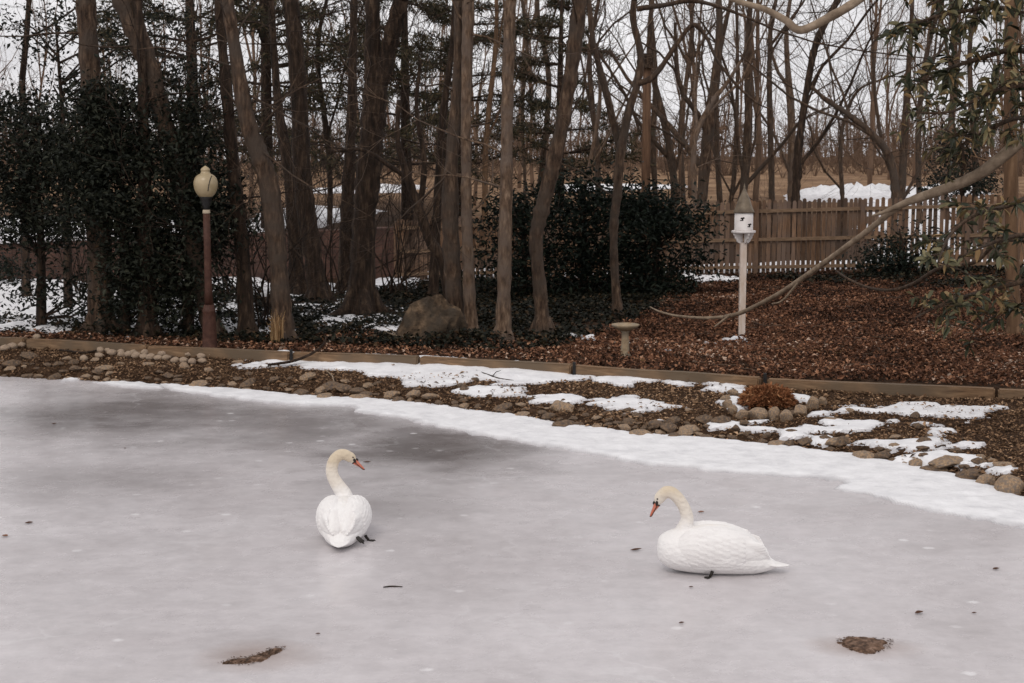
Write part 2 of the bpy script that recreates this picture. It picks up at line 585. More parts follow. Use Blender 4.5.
MAT['white_paint'] = noisy('white_paint', [(0.3, (0.62, 0.57, 0.55)), (0.6, (0.76, 0.72, 0.70))], 7, rough=0.5, bump=0.1, bdist=0.004)
MAT['post_paint'] = noisy('post_paint', [(0.35, (0.46, 0.40, 0.39)), (0.6, (0.66, 0.57, 0.51))], 6, (3, 3, 0.6), rough=0.6, bump=0.15, bdist=0.004)
MAT['roof_metal'] = noisy('roof_metal', [(0.35, (0.10, 0.085, 0.075)), (0.6, (0.17, 0.15, 0.13)), (0.75, (0.23, 0.20, 0.175))], 12, rough=0.5, bump=0.2)
MAT['dark_hole'] = noisy('dark_hole', [(0.4, (0.01, 0.009, 0.008)), (0.7, (0.02, 0.018, 0.016))], 10, bump=0)
MAT['concrete'] = noisy('concrete', [(0.3, (0.19, 0.155, 0.12)), (0.55, (0.33, 0.28, 0.225)), (0.8, (0.46, 0.41, 0.345))], 14, bump=0.6, bdist=0.01, big=(7, (0.24, 0.20, 0.15)))
MAT['pole_wood'] = noisy('pole_wood', [(0.3, (0.060, 0.036, 0.026)), (0.55, (0.115, 0.070, 0.050)), (0.8, (0.18, 0.12, 0.09))], 6, (4, 4, 0.4), bump=0.3)
MAT['feather'] = None


def mat_brick():
    m = bpy.data.materials.new('red_brown_wall')
    n, l, p = nodes_of(m)
    tc = n.new('ShaderNodeTexCoord')
    mp = n.new('ShaderNodeMapping')
    mp.inputs['Rotation'].default_value = (math.pi / 2, 0, 0)
    l.new(tc.outputs['Object'], mp.inputs['Vector'])
    b = n.new('ShaderNodeTexBrick')
    b.inputs['Scale'].default_value = 1.0
    b.inputs['Brick Width'].default_value = 0.22
    b.inputs['Row Height'].default_value = 0.075
    b.inputs['Mortar Size'].default_value = 0.008
    b.inputs['Color1'].default_value = (0.085, 0.042, 0.032, 1)
    b.inputs['Color2'].default_value = (0.125, 0.062, 0.046, 1)
    b.inputs['Mortar'].default_value = (0.095, 0.06, 0.047, 1)
    l.new(mp.outputs[0], b.inputs['Vector'])
    no = n.new('ShaderNodeTexNoise')
    no.inputs['Scale'].default_value = 2.2
    no.inputs['Detail'].default_value = 7
    l.new(tc.outputs['Object'], no.inputs['Vector'])
    r = ramp(n, [(0.3, (0.45, 0.45, 0.45)), (0.7, (1.25, 1.2, 1.15))])
    l.new(no.outputs['Fac'], r.inputs['Fac'])
    mx = n.new('ShaderNodeMix')
    mx.data_type = 'RGBA'
    mx.blend_type = 'MULTIPLY'
    mx.inputs['Factor'].default_value = 1
    l.new(b.outputs['Color'], mx.inputs['A'])
    l.new(r.outputs[0], mx.inputs['B'])
    l.new(mx.outputs['Result'], p.inputs['Base Color'])
    p.inputs['Roughness'].default_value = 0.9
    return m


MAT['brick'] = mat_brick()


def mat_snow():
    m = noisy('snow', [(0.3, (0.64, 0.635, 0.655)), (0.5, (0.78, 0.775, 0.79)), (0.66, (0.85, 0.845, 0.86))], 4.0, rough=0.75, bump=0.55, bscale=18, bdist=0.025, detail=9, nrough=0.7, spec=0.2)
    return m


MAT['snow'] = mat_snow()
_n, _l, _p = nodes_of(MAT['snow'])                      # thin wet ice round the rim of every patch
_src = _p.inputs['Base Color'].links[0].from_socket
_a = _n.new('ShaderNodeAttribute')
_a.attribute_name = 'tint'
_r = ramp(_n, [(0, (0.66, 0.645, 0.65)), (.55, (1, 1, 1))])
_l.new(_a.outputs['Fac'], _r.inputs['Fac'])
_m = _n.new('ShaderNodeMix')
_m.data_type = 'RGBA'
_m.blend_type = 'MULTIPLY'
_m.inputs['Factor'].default_value = 1
_l.new(_src, _m.inputs['A'])
_l.new(_r.outputs[0], _m.inputs['B'])
_l.new(_m.outputs['Result'], _p.inputs['Base Color'])


def mat_feather():
    """white plumage; head and neck stained cream, soft feather texture"""
    m = bpy.data.materials.new('swan_plumage')
    n, l, p = nodes_of(m)
    tc = n.new('ShaderNodeTexCoord')
    sx = n.new('ShaderNodeSeparateXYZ')
    l.new(tc.outputs['Object'], sx.inputs[0])
    no = n.new('ShaderNodeTexNoise')
    no.inputs['Scale'].default_value = 9
    no.inputs['Detail'].default_value = 5
    l.new(tc.outputs['Object'], no.inputs['Vector'])
    ad = n.new('ShaderNodeMath')
    ad.operation = 'MULTIPLY_ADD'
    ad.inputs[1].default_value = 0.16
    l.new(no.outputs['Fac'], ad.inputs[0])
    l.new(sx.outputs['Z'], ad.inputs[2])
    r = ramp(n, [(0.38, (0.84, 0.82, 0.81)), (0.48, (0.75, 0.69, 0.62)), (0.60, (0.72, 0.645, 0.55)), (0.68, (0.63, 0.53, 0.40))])
    l.new(ad.outputs[0], r.inputs['Fac'])
    l.new(r.outputs[0], p.inputs['Base Color'])
    mp = n.new('ShaderNodeMapping')
    mp.inputs['Scale'].default_value = (0.55, 1.0, 1.0)
    l.new(tc.outputs['Object'], mp.inputs['Vector'])
    vo = n.new('ShaderNodeTexVoronoi')
    vo.inputs['Scale'].default_value = 34
    l.new(mp.outputs[0], vo.inputs['Vector'])
    n2 = n.new('ShaderNodeTexNoise')
    n2.inputs['Scale'].default_value = 60
    n2.inputs['Detail'].default_value = 4
    l.new(mp.outputs[0], n2.inputs['Vector'])
    a2 = n.new('ShaderNodeMath')
    a2.operation = 'ADD'
    l.new(vo.outputs['Distance'], a2.inputs[0])
    l.new(n2.outputs['Fac'], a2.inputs[1])
    bm = n.new('ShaderNodeBump')
    bm.inputs['Strength'].default_value = 0.5
    bm.inputs['Distance'].default_value = 0.012
    l.new(a2.outputs[0], bm.inputs['Height'])
    l.new(bm.outputs[0], p.inputs['Normal'])
    p.inputs['Roughness'].default_value = 0.8
    p.inputs['Specular IOR Level'].default_value = 0.15
    p.inputs['Sheen Weight'].default_value = 0.15
    return m


MAT['feather'] = mat_feather()
MAT['wing'] = noisy('wing_feathers', [(0.35, (0.79, 0.765, 0.755)), (0.6, (0.86, 0.84, 0.83))], 12, (0.5, 1.6, 1.6), rough=0.8, bump=0.6, bscale=26, bdist=0.014, spec=0.15)
MAT['beak'] = noisy('beak_orange', [(0.35, (0.42, 0.115, 0.075)), (0.65, (0.55, 0.19, 0.13))], 30, rough=0.45, bump=0.1, bdist=0.002)
MAT['swan_black'] = noisy('swan_black', [(0.4, (0.012, 0.010, 0.010)), (0.7, (0.025, 0.022, 0.02))], 30, rough=0.5, bump=0.05, bdist=0.002)


def mat_ice():
    m = bpy.data.materials.new('pond_ice')
    n, l, p = nodes_of(m)
    tc = n.new('ShaderNodeTexCoord')

    def noise(scale, detail=5, rough=0.55, stretch=(1, 1, 1), dist=0.0):
        mp = n.new('ShaderNodeMapping')
        mp.inputs['Scale'].default_value = stretch
        l.new(tc.outputs['Object'], mp.inputs['Vector'])
        t = n.new('ShaderNodeTexNoise')
        t.inputs['Scale'].default_value = scale
        t.inputs['Detail'].default_value = detail
        t.inputs['Roughness'].default_value = rough
        t.inputs['Distortion'].default_value = dist
        l.new(mp.outputs[0], t.inputs['Vector'])
        return t.outputs['Fac']

    def math_(op, a, b):
        q = n.new('ShaderNodeMath')
        q.operation = op
        for i, s in enumerate((a, b)):
            if isinstance(s, (int, float)):
                q.inputs[i].default_value = s
            else:
                l.new(s, q.inputs[i])
        return q.outputs[0]

    def rmp(f, stops):
        r = ramp(n, stops)
        l.new(f, r.inputs['Fac'])
        return r.outputs[0]

    def mix(f, a, b, blend='MIX'):
        q = n.new('ShaderNodeMix')
        q.data_type = 'RGBA'
        q.blend_type = blend
        for k, s in (('Factor', f), ('A', a), ('B', b)):
            if isinstance(s, tuple):
                q.inputs[k].default_value = (*s, 1)
            elif isinstance(s, (int, float)):
                q.inputs[k].default_value = s
            else:
                l.new(s, q.inputs[k])
        return q.outputs['Result']

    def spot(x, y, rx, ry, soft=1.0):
        """a soft patch round one place on the pond"""
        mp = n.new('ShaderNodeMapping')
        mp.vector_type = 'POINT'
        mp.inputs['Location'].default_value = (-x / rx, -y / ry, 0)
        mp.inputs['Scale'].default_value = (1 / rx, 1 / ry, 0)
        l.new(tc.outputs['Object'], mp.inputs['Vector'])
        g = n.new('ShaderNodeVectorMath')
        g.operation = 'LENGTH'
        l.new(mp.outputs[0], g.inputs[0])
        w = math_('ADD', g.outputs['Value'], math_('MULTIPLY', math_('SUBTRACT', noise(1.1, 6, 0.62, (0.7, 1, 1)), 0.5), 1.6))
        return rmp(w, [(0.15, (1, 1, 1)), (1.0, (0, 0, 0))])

    cloud = noise(0.6, 8, 0.66, (0.9, 1, 1), 0.5)
    col = rmp(cloud, [(0.32, (0.485, 0.452, 0.459)), (0.5, (0.56, 0.527, 0.537)), (0.68, (0.625, 0.594, 0.606))])
    fine = noise(7.0, 9, 0.72, (0.8, 1, 1))
    col = mix(1.0, col, rmp(fine, [(0.32, (0.88, 0.88, 0.88)), (0.68, (1.09, 1.09, 1.09))]), 'MULTIPLY')
    dark = None  # dark clear ice, with some of the trees' reflection painted into the colour
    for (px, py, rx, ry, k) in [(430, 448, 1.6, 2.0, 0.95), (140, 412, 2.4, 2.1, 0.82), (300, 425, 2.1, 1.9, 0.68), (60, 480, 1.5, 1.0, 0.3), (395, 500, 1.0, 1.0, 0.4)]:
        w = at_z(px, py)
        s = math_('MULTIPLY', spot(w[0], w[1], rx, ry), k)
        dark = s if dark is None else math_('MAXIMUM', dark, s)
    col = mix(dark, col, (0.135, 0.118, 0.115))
    # snow specks, refrozen blots and scratches
    v = n.new('ShaderNodeTexVoronoi')
    v.inputs['Scale'].default_value = 3.3
    v.inputs['Randomness'].default_value = 1.0
    mv = n.new('ShaderNodeMapping')
    mv.inputs['Scale'].default_value = (0.8, 1, 1)
    l.new(tc.outputs['Object'], mv.inputs['Vector'])
    l.new(mv.outputs[0], v.inputs['Vector'])
    bl = math_('ADD', v.outputs['Distance'], math_('MULTIPLY', noise(16, 3), 0.16))
    sp = rmp(bl, [(0.14, (1, 1, 1)), (0.20, (0, 0, 0))])
    gate = rmp(noise(1.3, 3), [(0.42, (0, 0, 0)), (0.58, (0.85, 0.85, 0.85))])
    col = mix(mix(1.0, sp, gate, 'MULTIPLY'), col, (0.76, 0.74, 0.75))
    v2 = n.new('ShaderNodeTexVoronoi')
    v2.inputs['Scale'].default_value = 11
    l.new(tc.outputs['Object'], v2.inputs['Vector'])
    sp2 = rmp(math_('ADD', v2.outputs['Distance'], math_('MULTIPLY', noise(30, 2), 0.2)), [(0.16, (0.6, 0.6, 0.6)), (0.24, (0, 0, 0))])
    col = mix(mix(1.0, sp2, rmp(noise(0.9, 4), [(0.45, (0, 0, 0)), (0.65, (0.8, 0.8, 0.8))]), 'MULTIPLY'), col, (0.74, 0.72, 0.73))
    stv = noise(2.6, 8, 0.74, (0.75, 1.1, 1), 0.3)
    col = mix(rmp(stv, [(0.54, (0, 0, 0)), (0.70, (0.24, 0.24, 0.24))]), col, (0.68, 0.655, 0.67))
    # hairline scratches
    vc = n.new('ShaderNodeTexVoronoi')
    vc.feature = 'DISTANCE_TO_EDGE'
    vc.inputs['Scale'].default_value = 0.55
    mc = n.new('ShaderNodeVectorMath')
    mc.operation = 'ADD'
    nv = n.new('ShaderNodeTexNoise')
    nv.inputs['Scale'].default_value = 1.3
    nv.inputs['Detail'].default_value = 5
    l.new(tc.outputs['Object'], nv.inputs['Vector'])
    l.new(tc.outputs['Object'], mc.inputs[0])
    l.new(nv.outputs['Color'], mc.inputs[1])
    l.new(mc.outputs[0], vc.inputs['Vector'])
    ck = rmp(vc.outputs['Distance'], [(0.0, (0.30, 0.30, 0.30)), (0.010, (0, 0, 0))])
    col = mix(mix(1.0, ck, rmp(noise(0.8, 3), [(0.48, (0, 0, 0)), (0.6, (1, 1, 1))]), 'MULTIPLY'), col, (0.72, 0.70, 0.71))
    # brown melt stain round the two dirt clumps
    for (px, py, rx, ry) in [(252, 656, 0.42, 0.30), (864, 646, 0.36, 0.22)]:
        w = at_z(px, py)
        col = mix(math_('MULTIPLY', spot(w[0], w[1], rx, ry), 0.5), col, (0.24, 0.150, 0.105))
    l.new(col, p.inputs['Base Color'])
    l.new(rmp(noise(1.7, 6, 0.65), [(0.35, (0.17, 0.17, 0.17)), (0.65, (0.34, 0.34, 0.34))]), p.inputs['Roughness'])
    p.inputs['IOR'].default_value = 1.31
    bm = n.new('ShaderNodeBump')
    bm.inputs['Strength'].default_value = 0.12
    bm.inputs['Distance'].default_value = 0.01
    l.new(math_('ADD', noise(9, 7, 0.6), noise(1.4, 4)), bm.inputs['Height'])
    l.new(bm.outputs[0], p.inputs['Normal'])
    return m


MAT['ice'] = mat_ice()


def mat_ground():
    """mulch on the bank, leaf litter behind, tan field beyond: zones painted on the land"""
    m = bpy.data.materials.new('ground_soil')
    n, l, p = nodes_of(m)
    tc = n.new('ShaderNodeTexCoord')
    a = n.new('ShaderNodeAttribute')
    a.attribute_name = 'zone'
    n1 = n.new('ShaderNodeTexNoise')
    n1.inputs['Scale'].default_value = 7
    n1.inputs['Detail'].default_value = 9
    n1.inputs['Roughness'].default_value = 0.7
    l.new(tc.outputs['Object'], n1.inputs['Vector'])
    soil = ramp(n, [(0.3, (0.016, 0.010, 0.0075)), (0.5, (0.040, 0.025, 0.018)), (0.72, (0.085, 0.056, 0.041))])
    l.new(n1.outputs['Fac'], soil.inputs['Fac'])
    n2 = n.new('ShaderNodeTexNoise')
    n2.inputs['Scale'].default_value = 0.6
    n2.inputs['Detail'].default_value = 9
    n2.inputs['Roughness'].default_value = 0.72
    l.new(tc.outputs['Object'], n2.inputs['Vector'])
    field = ramp(n, [(0.34, (0.10, 0.064, 0.046)), (0.5, (0.18, 0.122, 0.088)), (0.66, (0.30, 0.222, 0.162))])
    l.new(n2.outputs['Fac'], field.inputs['Fac'])
    mx = n.new('ShaderNodeMix')
    mx.data_type = 'RGBA'
    l.new(a.outputs['Fac'], mx.inputs['Factor'])
    l.new(soil.outputs[0], mx.inputs['A'])
    l.new(field.outputs[0], mx.inputs['B'])
    l.new(mx.outputs['Result'], p.inputs['Base Color'])
    p.inputs['Roughness'].default_value = 0.95
    p.inputs['Specular IOR Level'].default_value = 0.1
    bm = n.new('ShaderNodeBump')
    bm.inputs['Strength'].default_value = 0.8
    bm.inputs['Distance'].default_value = 0.04
    l.new(n1.outputs['Fac'], bm.inputs['Height'])
    l.new(bm.outputs[0], p.inputs['Normal'])
    return m


MAT['ground'] = mat_ground()

# ------------------------------------------------------------------ the setting: ground, ice, snow
def build_ground():
    xs = np.concatenate([[-700, -400, -200, -120, -80, -60, -45, -35, -28, -22, -18, -15], np.arange(-13, 10, 0.12), [10.5, 12, 15, 20, 28, 40, 60, 90, 150, 300, 700]])
    ys = np.concatenate([[-300, -150, -60, -20, 0, 6], np.arange(9, 24, 0.07), np.arange(24, 36, 0.16), np.arange(36, 80, 1.5), [80, 90, 100, 115, 130, 150, 180, 230, 300, 400, 600, 1200]])
    X, Y = np.meshgrid(xs, ys, indexing='ij')
    Z = ground(X, Y)
    idx = np.arange(X.size).reshape(X.shape)
    q = np.stack([idx[:-1, :-1], idx[1:, :-1], idx[1:, 1:], idx[:-1, 1:]], -1).reshape(-1, 4)
    mb = MB()
    mb.add(np.stack([X, Y, Z], -1).reshape(-1, 3), q)
    o = setting(obj('ground', mb, MAT['ground']))
    z = smooth(36, 62, Y) * np.where(X > WALL_X1, 1, 1)
    at = o.data.attributes.new('zone', 'FLOAT', 'POINT')
    at.data.foreach_set('value', z.ravel().astype(np.float32))


build_ground()
mb = MB()
xs, ys = np.linspace(-60, 40, 30), np.linspace(-80, 26, 30)
X, Y = np.meshgrid(xs, ys, indexing='ij')
idx = np.arange(X.size).reshape(X.shape)
mb.add(np.stack([X, Y, X * 0], -1).reshape(-1, 3), np.stack([idx[:-1, :-1], idx[1:, :-1], idx[1:, 1:], idx[:-1, 1:]], -1).reshape(-1, 4))
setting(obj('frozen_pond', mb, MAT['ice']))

# snow lying on the ice along the shore
ICE_SNOW = np.array([at_z(*p) for p in [
    (160, 384), (250, 390), (340, 398), (400, 401), (450, 407), (500, 413), (560, 423), (640, 434), (700, 437), (760, 443), (850, 455), (930, 469), (985, 482), (1040, 500), (1120, 540),
    (1120, 575), (1060, 542), (1010, 527), (960, 517), (915, 509), (870, 498), (836, 489), (842, 481), (790, 477), (720, 473), (650, 467), (600, 457), (520, 443), (450, 431),
    (400, 420), (356, 412), (352, 406), (300, 406), (250, 402), (205, 396), (170, 391)]])
ICE_SNOW2 = np.array([at_z(*p) for p in [(62, 378), (84, 379), (85, 382), (62, 382)]])
ICE_SNOW3 = np.array([at_z(*p) for p in [(90, 381), (150, 384), (166, 389), (150, 389), (118, 387), (95, 384)]])
mb = MB()
fz = lambda x, y: x * 0
for P in (ICE_SNOW, ICE_SNOW2, ICE_SNOW3):
    sheet(mb, bb(P), 0.018, lambda x, y, P=P: sdist(P, x, y) + 0.10 * fbm(x * 2.1, y * 2.1, 3) + 0.07 * fbm(x * 7.5, y * 7.5, 8, 3), fz, 0.028, 0.10, lump=0.012, dive=0.03)
setting(obj('snow_on_ice', mb, MAT['snow']), 'stuff')

# snow patches on the bank between shore and timber
BANK_SNOW = [
    ([(270, 361), (330, 357), (420, 362), (560, 372), (577, 380), (520, 386), (480, 382), (430, 384), (400, 376), (340, 370)], 0.05, 0.26),
    ([(478, 386), (522, 388), (520, 395), (490, 395), (460, 391)], 0.02, 0.16),
    ([(532, 402), (570, 397), (640, 397), (690, 408), (655, 412), (600, 408)], 0.0, 0.26),
    ([(590, 378), (640, 379), (630, 386), (600, 385)], -0.08, 0.35),
    ([(648, 377), (700, 383), (762, 390), (740, 394), (700, 391), (660, 385)], -0.04, 0.28),
    ([(640, 418), (700, 425), (770, 420), (780, 432), (720, 434)], -0.10, 0.42),
    ([(764, 425), (800, 412), (860, 407), (925, 412), (950, 430), (960, 452), (1000, 470), (985, 480), (930, 466), (850, 452), (780, 440)], -0.20, 0.62),
    ([(860, 405), (930, 402), (1000, 413), (960, 421), (880, 416)], -0.16, 0.45),
    ([(220, 360), (270, 357), (300, 362), (250, 366)], -0.06, 0.4),
    ([(725, 402), (733, 399), (742, 408), (735, 411)], 0.02, 0.05),
    ([(795, 396), (806, 398), (806, 402), (797, 400)], 0.02, 0.05),
]
mb = MB()
bank_masks = []
for pts, off, amp in BANK_SNOW:
    P = wpoly(pts)
    fn = lambda x, y, P=P, off=off, amp=amp: np.minimum(sdist(P, x, y) + 0.06, 0.25) + off + amp * 1.3 * fbm(x * 2.4, y * 4.2, 13, 5)
    fn2 = lambda x, y, fn=fn, P=P: np.where(sdist(P, x, y) > -0.3, fn(x, y), -1)
    bank_masks.append((bb(P), fn2))
    sheet(mb, bb(P), 0.03, fn2, ground, 0.03, 0.10, lump=0.012)
setting(obj('snow_patches_on_bank', mb, MAT['snow']), 'stuff')


def on_snow(x, y):
    r = np.zeros(np.shape(x), bool)
    for (x0, x1, y0, y1), fn in bank_masks:
        k = (x > x0) & (x < x1) & (y > y0) & (y < y1)
        if k.any():
            r[k] |= fn(x[k], y[k]) > 0.0
    return r


# thin snow left between the trees, and the snow beyond the fence
YARD = [
    ([(-60, 285), (60, 283), (105, 290), (110, 320), (60, 332), (-60, 330)], 0.10, 0.35),
    ([(110, 318), (150, 300), (250, 300), (290, 335), (250, 336), (120, 336)], -0.10, 0.42),
    ([(170, 262), (262, 256), (262, 296), (180, 300)], -0.02, 0.4),
    ([(284, 312), (330, 296), (400, 310), (430, 326), (400, 336), (320, 330)], -0.13, 0.40),
    ([(288, 288), (340, 277), (405, 278), (408, 288), (350, 294), (300, 300)], 0.10, 0.35),
    ([(690, 277), (722, 276), (735, 283), (710, 285), (690, 283)], -0.10, 0.55),
    ([(705, 341), (738, 341), (735, 344), (705, 345)], -0.24, 0.6),
    ([(520, 330), (600, 340), (690, 350), (640, 362), (560, 350)], -0.36, 0.5),
]
mb = MB()
for pts, off, amp in YARD:
    P = wpoly(pts)
    fn = lambda x, y, P=P, off=off, amp=amp: np.where(sdist(P, x, y) > -0.4, np.minimum(sdist(P, x, y) + 0.1, 0.25) + off + amp * fbm(x * 1.9, y * 1.9, 17, 5), -1)
    sheet(mb, bb(P, 0.5), 0.05, fn, ground, 0.07, 0.12, lump=0.03)
setting(obj('snow_between_trees', mb, MAT['snow']), 'stuff')

mb = MB()
STRIP = np.array([[FA[0] + 0.9, FA[1] + 0.35], [FB[0] + 4, FB[1] + 0.35], [FB[0] + 4, FB[1] + 2.2], [FA[0] + 0.9, FA[1] + 2.0]])
sheet(mb, bb(STRIP), 0.16, lambda x, y: sdist(STRIP, x, y) + 0.30 + 0.7 * fbm(x * .7, y * .7, 41), ground, 0.06, 0.2)
P = np.array([[7.9, 31.0], [9.8, 31.0], [15.9, 50], [19, 60], [15.5, 60], [12.6, 50]])
sheet(mb, bb(P), 0.3, lambda x, y: sdist(P, x, y) + 0.1 + 1.7 * fbm(x * .5, y * .5, 43), ground, 0.08, 0.4)
# ploughed heap at the edge of the field
P2 = np.array([[10.0, 52.5], [17.0, 51.0], [17.6, 54], [14.5, 56.5], [10.6, 55.5]])
sheet(mb, bb(P2, 1), 0.2, lambda x, y: sdist(P2, x, y) + 0.7 * fbm(x * .6, y * .6, 45), ground, 0.30, 1.2, lump=0.40)
for P3 in (np.array([[-9, 60], [-4.5, 57], [-4.0, 63], [-8, 68]]), np.array([[2.0, 62], [6.5, 60], [7.5, 64], [3, 67]]), np.array([[-18, 33], [-8.2, 33], [-8.6, 40], [-18, 44]]), np.array([[-7, 36], [-4.6, 34.5], [-4.3, 42], [-7, 46]])):
    sheet(mb, bb(P3, 1), 0.25, lambda x, y: sdist(P3, x, y) + 0.3 + 1.3 * fbm(x * .5, y * .5, 47), ground, 0.08, 0.4)
setting(obj('snow_beyond_fence', mb, MAT['snow']), 'stuff')

# ------------------------------------------------------------------ low red-brown wall on the left, with its snow
wx0, wx1 = -18.0, WALL_X1 + 0.22
mb = MB()
n = 40
xs = np.linspace(wx0, wx1, n)
tops = np.interp(xs, [-14, -11.5, WALL_X1], [0.92, 0.95, 1.30]) + 0.03 * vnoise(xs * 1.3, xs * 0, 3)
v, q = [], []
for x, zt in zip(xs, tops):
    v += [[x, WALL_Y - 0.12, -0.1], [x, WALL_Y - 0.10, zt], [x, WALL_Y + 0.28, zt + 0.02], [x, WALL_Y + 0.28, -0.1]]
for i in range(n - 1):
    a, b = i * 4, i * 4 + 4
    q += [[a, b, b + 1, a + 1], [a + 1, b + 1, b + 2, a + 2], [a + 2, b + 2, b + 3, a + 3]]
q += [[0, 1, 2, 3], [4 * n - 4, 4 * n - 1, 4 * n - 2, 4 * n - 3]]
mb.add(v, q)
tag(obj('garden_wall', mb, MAT['brick'], smooth_=False), 'low red brown wall at the back of the snowy yard behind the left trees', 'wall')
mb = MB()
PW = np.array([[-18, WALL_Y - 0.05], [-8.3, WALL_Y - 0.05], [-8.0, WALL_Y + 0.2], [-18, WALL_Y + 0.5]])
sheet(mb, bb(PW), 0.06, lambda x, y: sdist(PW, x, y) + 0.06 + 0.12 * fbm(x, y, 51), lambda x, y: np.interp(x, [-14, -11.5, WALL_X1], [0.95, 0.98, 1.33]), 0.09, 0.12, lump=0.03)
setting(obj('snow_on_wall', mb, MAT['snow']), 'stuff')

# ------------------------------------------------------------------ fence
def build_fence():
    base = (FA[0], FA[1], float(ground(FA[0], FA[1])))
    root = thing('picket_fence', 'long weathered brown picket fence with gaps showing snow behind it', 'fence', base)
    A, B = np.array(FA[:2]), np.array(FB[:2])
    L = np.linalg.norm(B - A)
    d = (B - A) / L
    nrm = np.array([d[1], -d[0]])
    if nrm[1] > 0:
        nrm = -nrm                                     # towards the pond

    def zb(s):
        x = (A + d * s)[0]
        return float(np.interp(x, [FA[0], at_y(764, 274, 29.9)[0], FB[0]], [0.185, 0.42, 0.60]))

    def hh(s):
        x = (A + d * s)[0]
        return float(np.interp(x, [FA[0], 0, 1.5, 9], [1.32, 1.36, 1.52, 1.55]))

    def place(mb, s, w, z0, z1, off, thick, dog=True, tint=0.5, lean=0.0):
        c = A + d * s
        pts = []
        prof = [(-w / 2, z0), (w / 2, z0), (w / 2, z1 - (0.03 if dog else 0)), (w / 2 - (0.02 if dog else 0), z1), (-w / 2 + (0.02 if dog else 0), z1), (-w / 2, z1 - (0.03 if dog else 0))]
        for o_ in (off, off - thick):
            for (u, z) in prof:
                xy = c + d * (u + lean * (z - z0)) + nrm * o_
                pts.append([xy[0], xy[1], z])
        q, t = [], []
        for k in range(6):
            q.append([k, (k + 1) % 6, 6 + (k + 1) % 6, 6 + k])
        q += [[0, 5, 2, 1], [5, 4, 3, 2], [6, 7, 8, 11], [11, 8, 9, 10]]
        mb.add(pts, q, tint=tint)

    posts = [0.0]
    s0 = 3.2
    px_posts = [546, 651, 756, 861, 966, 1071]
    ss = []
    for px in px_posts:
        for s in np.linspace(0, L, 1500):
            c = A + d * s
            if 512 + F * c[0] / (c[1] * math.cos(PITCH) + 0.2) >= px:
                ss.append(s)
                break
    s_list = [0.0, ss[0] * 0.5 if ss else 1.6] + ss
    s_list.append(L)
    for s in s_list:
        mb = MB()
        place(mb, s, 0.09, zb(s) - 0.25, zb(s) + hh(s) - 0.03, 0.075, 0.08, dog=False)
        obj('post', mb, MAT['fence_wood'], root, smooth_=False)
    for a, b in zip(s_list[:-1], s_list[1:]):
        if b - a < 0.3:
            continue
        mb = MB()
        s = a + 0.05
        while s < b - 0.04:
            c = A + d * s
            pxx = 512 + F * c[0] / c[1]
            gap = 0.026 if not (868 < pxx < 965) else 0.042
            w = 0.078 * R.uniform(0.93, 1.05)
            place(mb, s, w, zb(s) - 0.02 + R.uniform(-.015, .015), zb(s) + hh(s) + R.uniform(-.03, .03), 0.0, 0.018, tint=R.random(), lean=R.uniform(-.012, .012))
            s += w + gap * R.uniform(0.4, 1.5)
        obj('picket_panel', mb, MAT['fence_wood'], root, smooth_=False)
        for fr in (0.09, 0.47, 0.86):
            m2 = MB()
            pts = []
            za, zb_ = zb(a) + hh(a) * fr, zb(b) + hh(b) * fr
            for (ss_, z) in ((a + 0.046, za), (b - 0.046, zb_)):
                c = A + d * ss_
                for (o_, dz) in ((0.004, -0.035), (0.045, -0.035), (0.045, 0.035), (0.004, 0.035)):
                    xy = c + nrm * o_
                    pts.append([xy[0], xy[1], z + dz])
            m2.add(pts, [[0, 1, 5, 4], [1, 2, 6, 5], [2, 3, 7, 6], [3, 0, 4, 7], [0, 3, 2, 1], [4, 5, 6, 7]])
            obj('rail', m2, MAT['fence_rail'], root, smooth_=False)


build_fence()

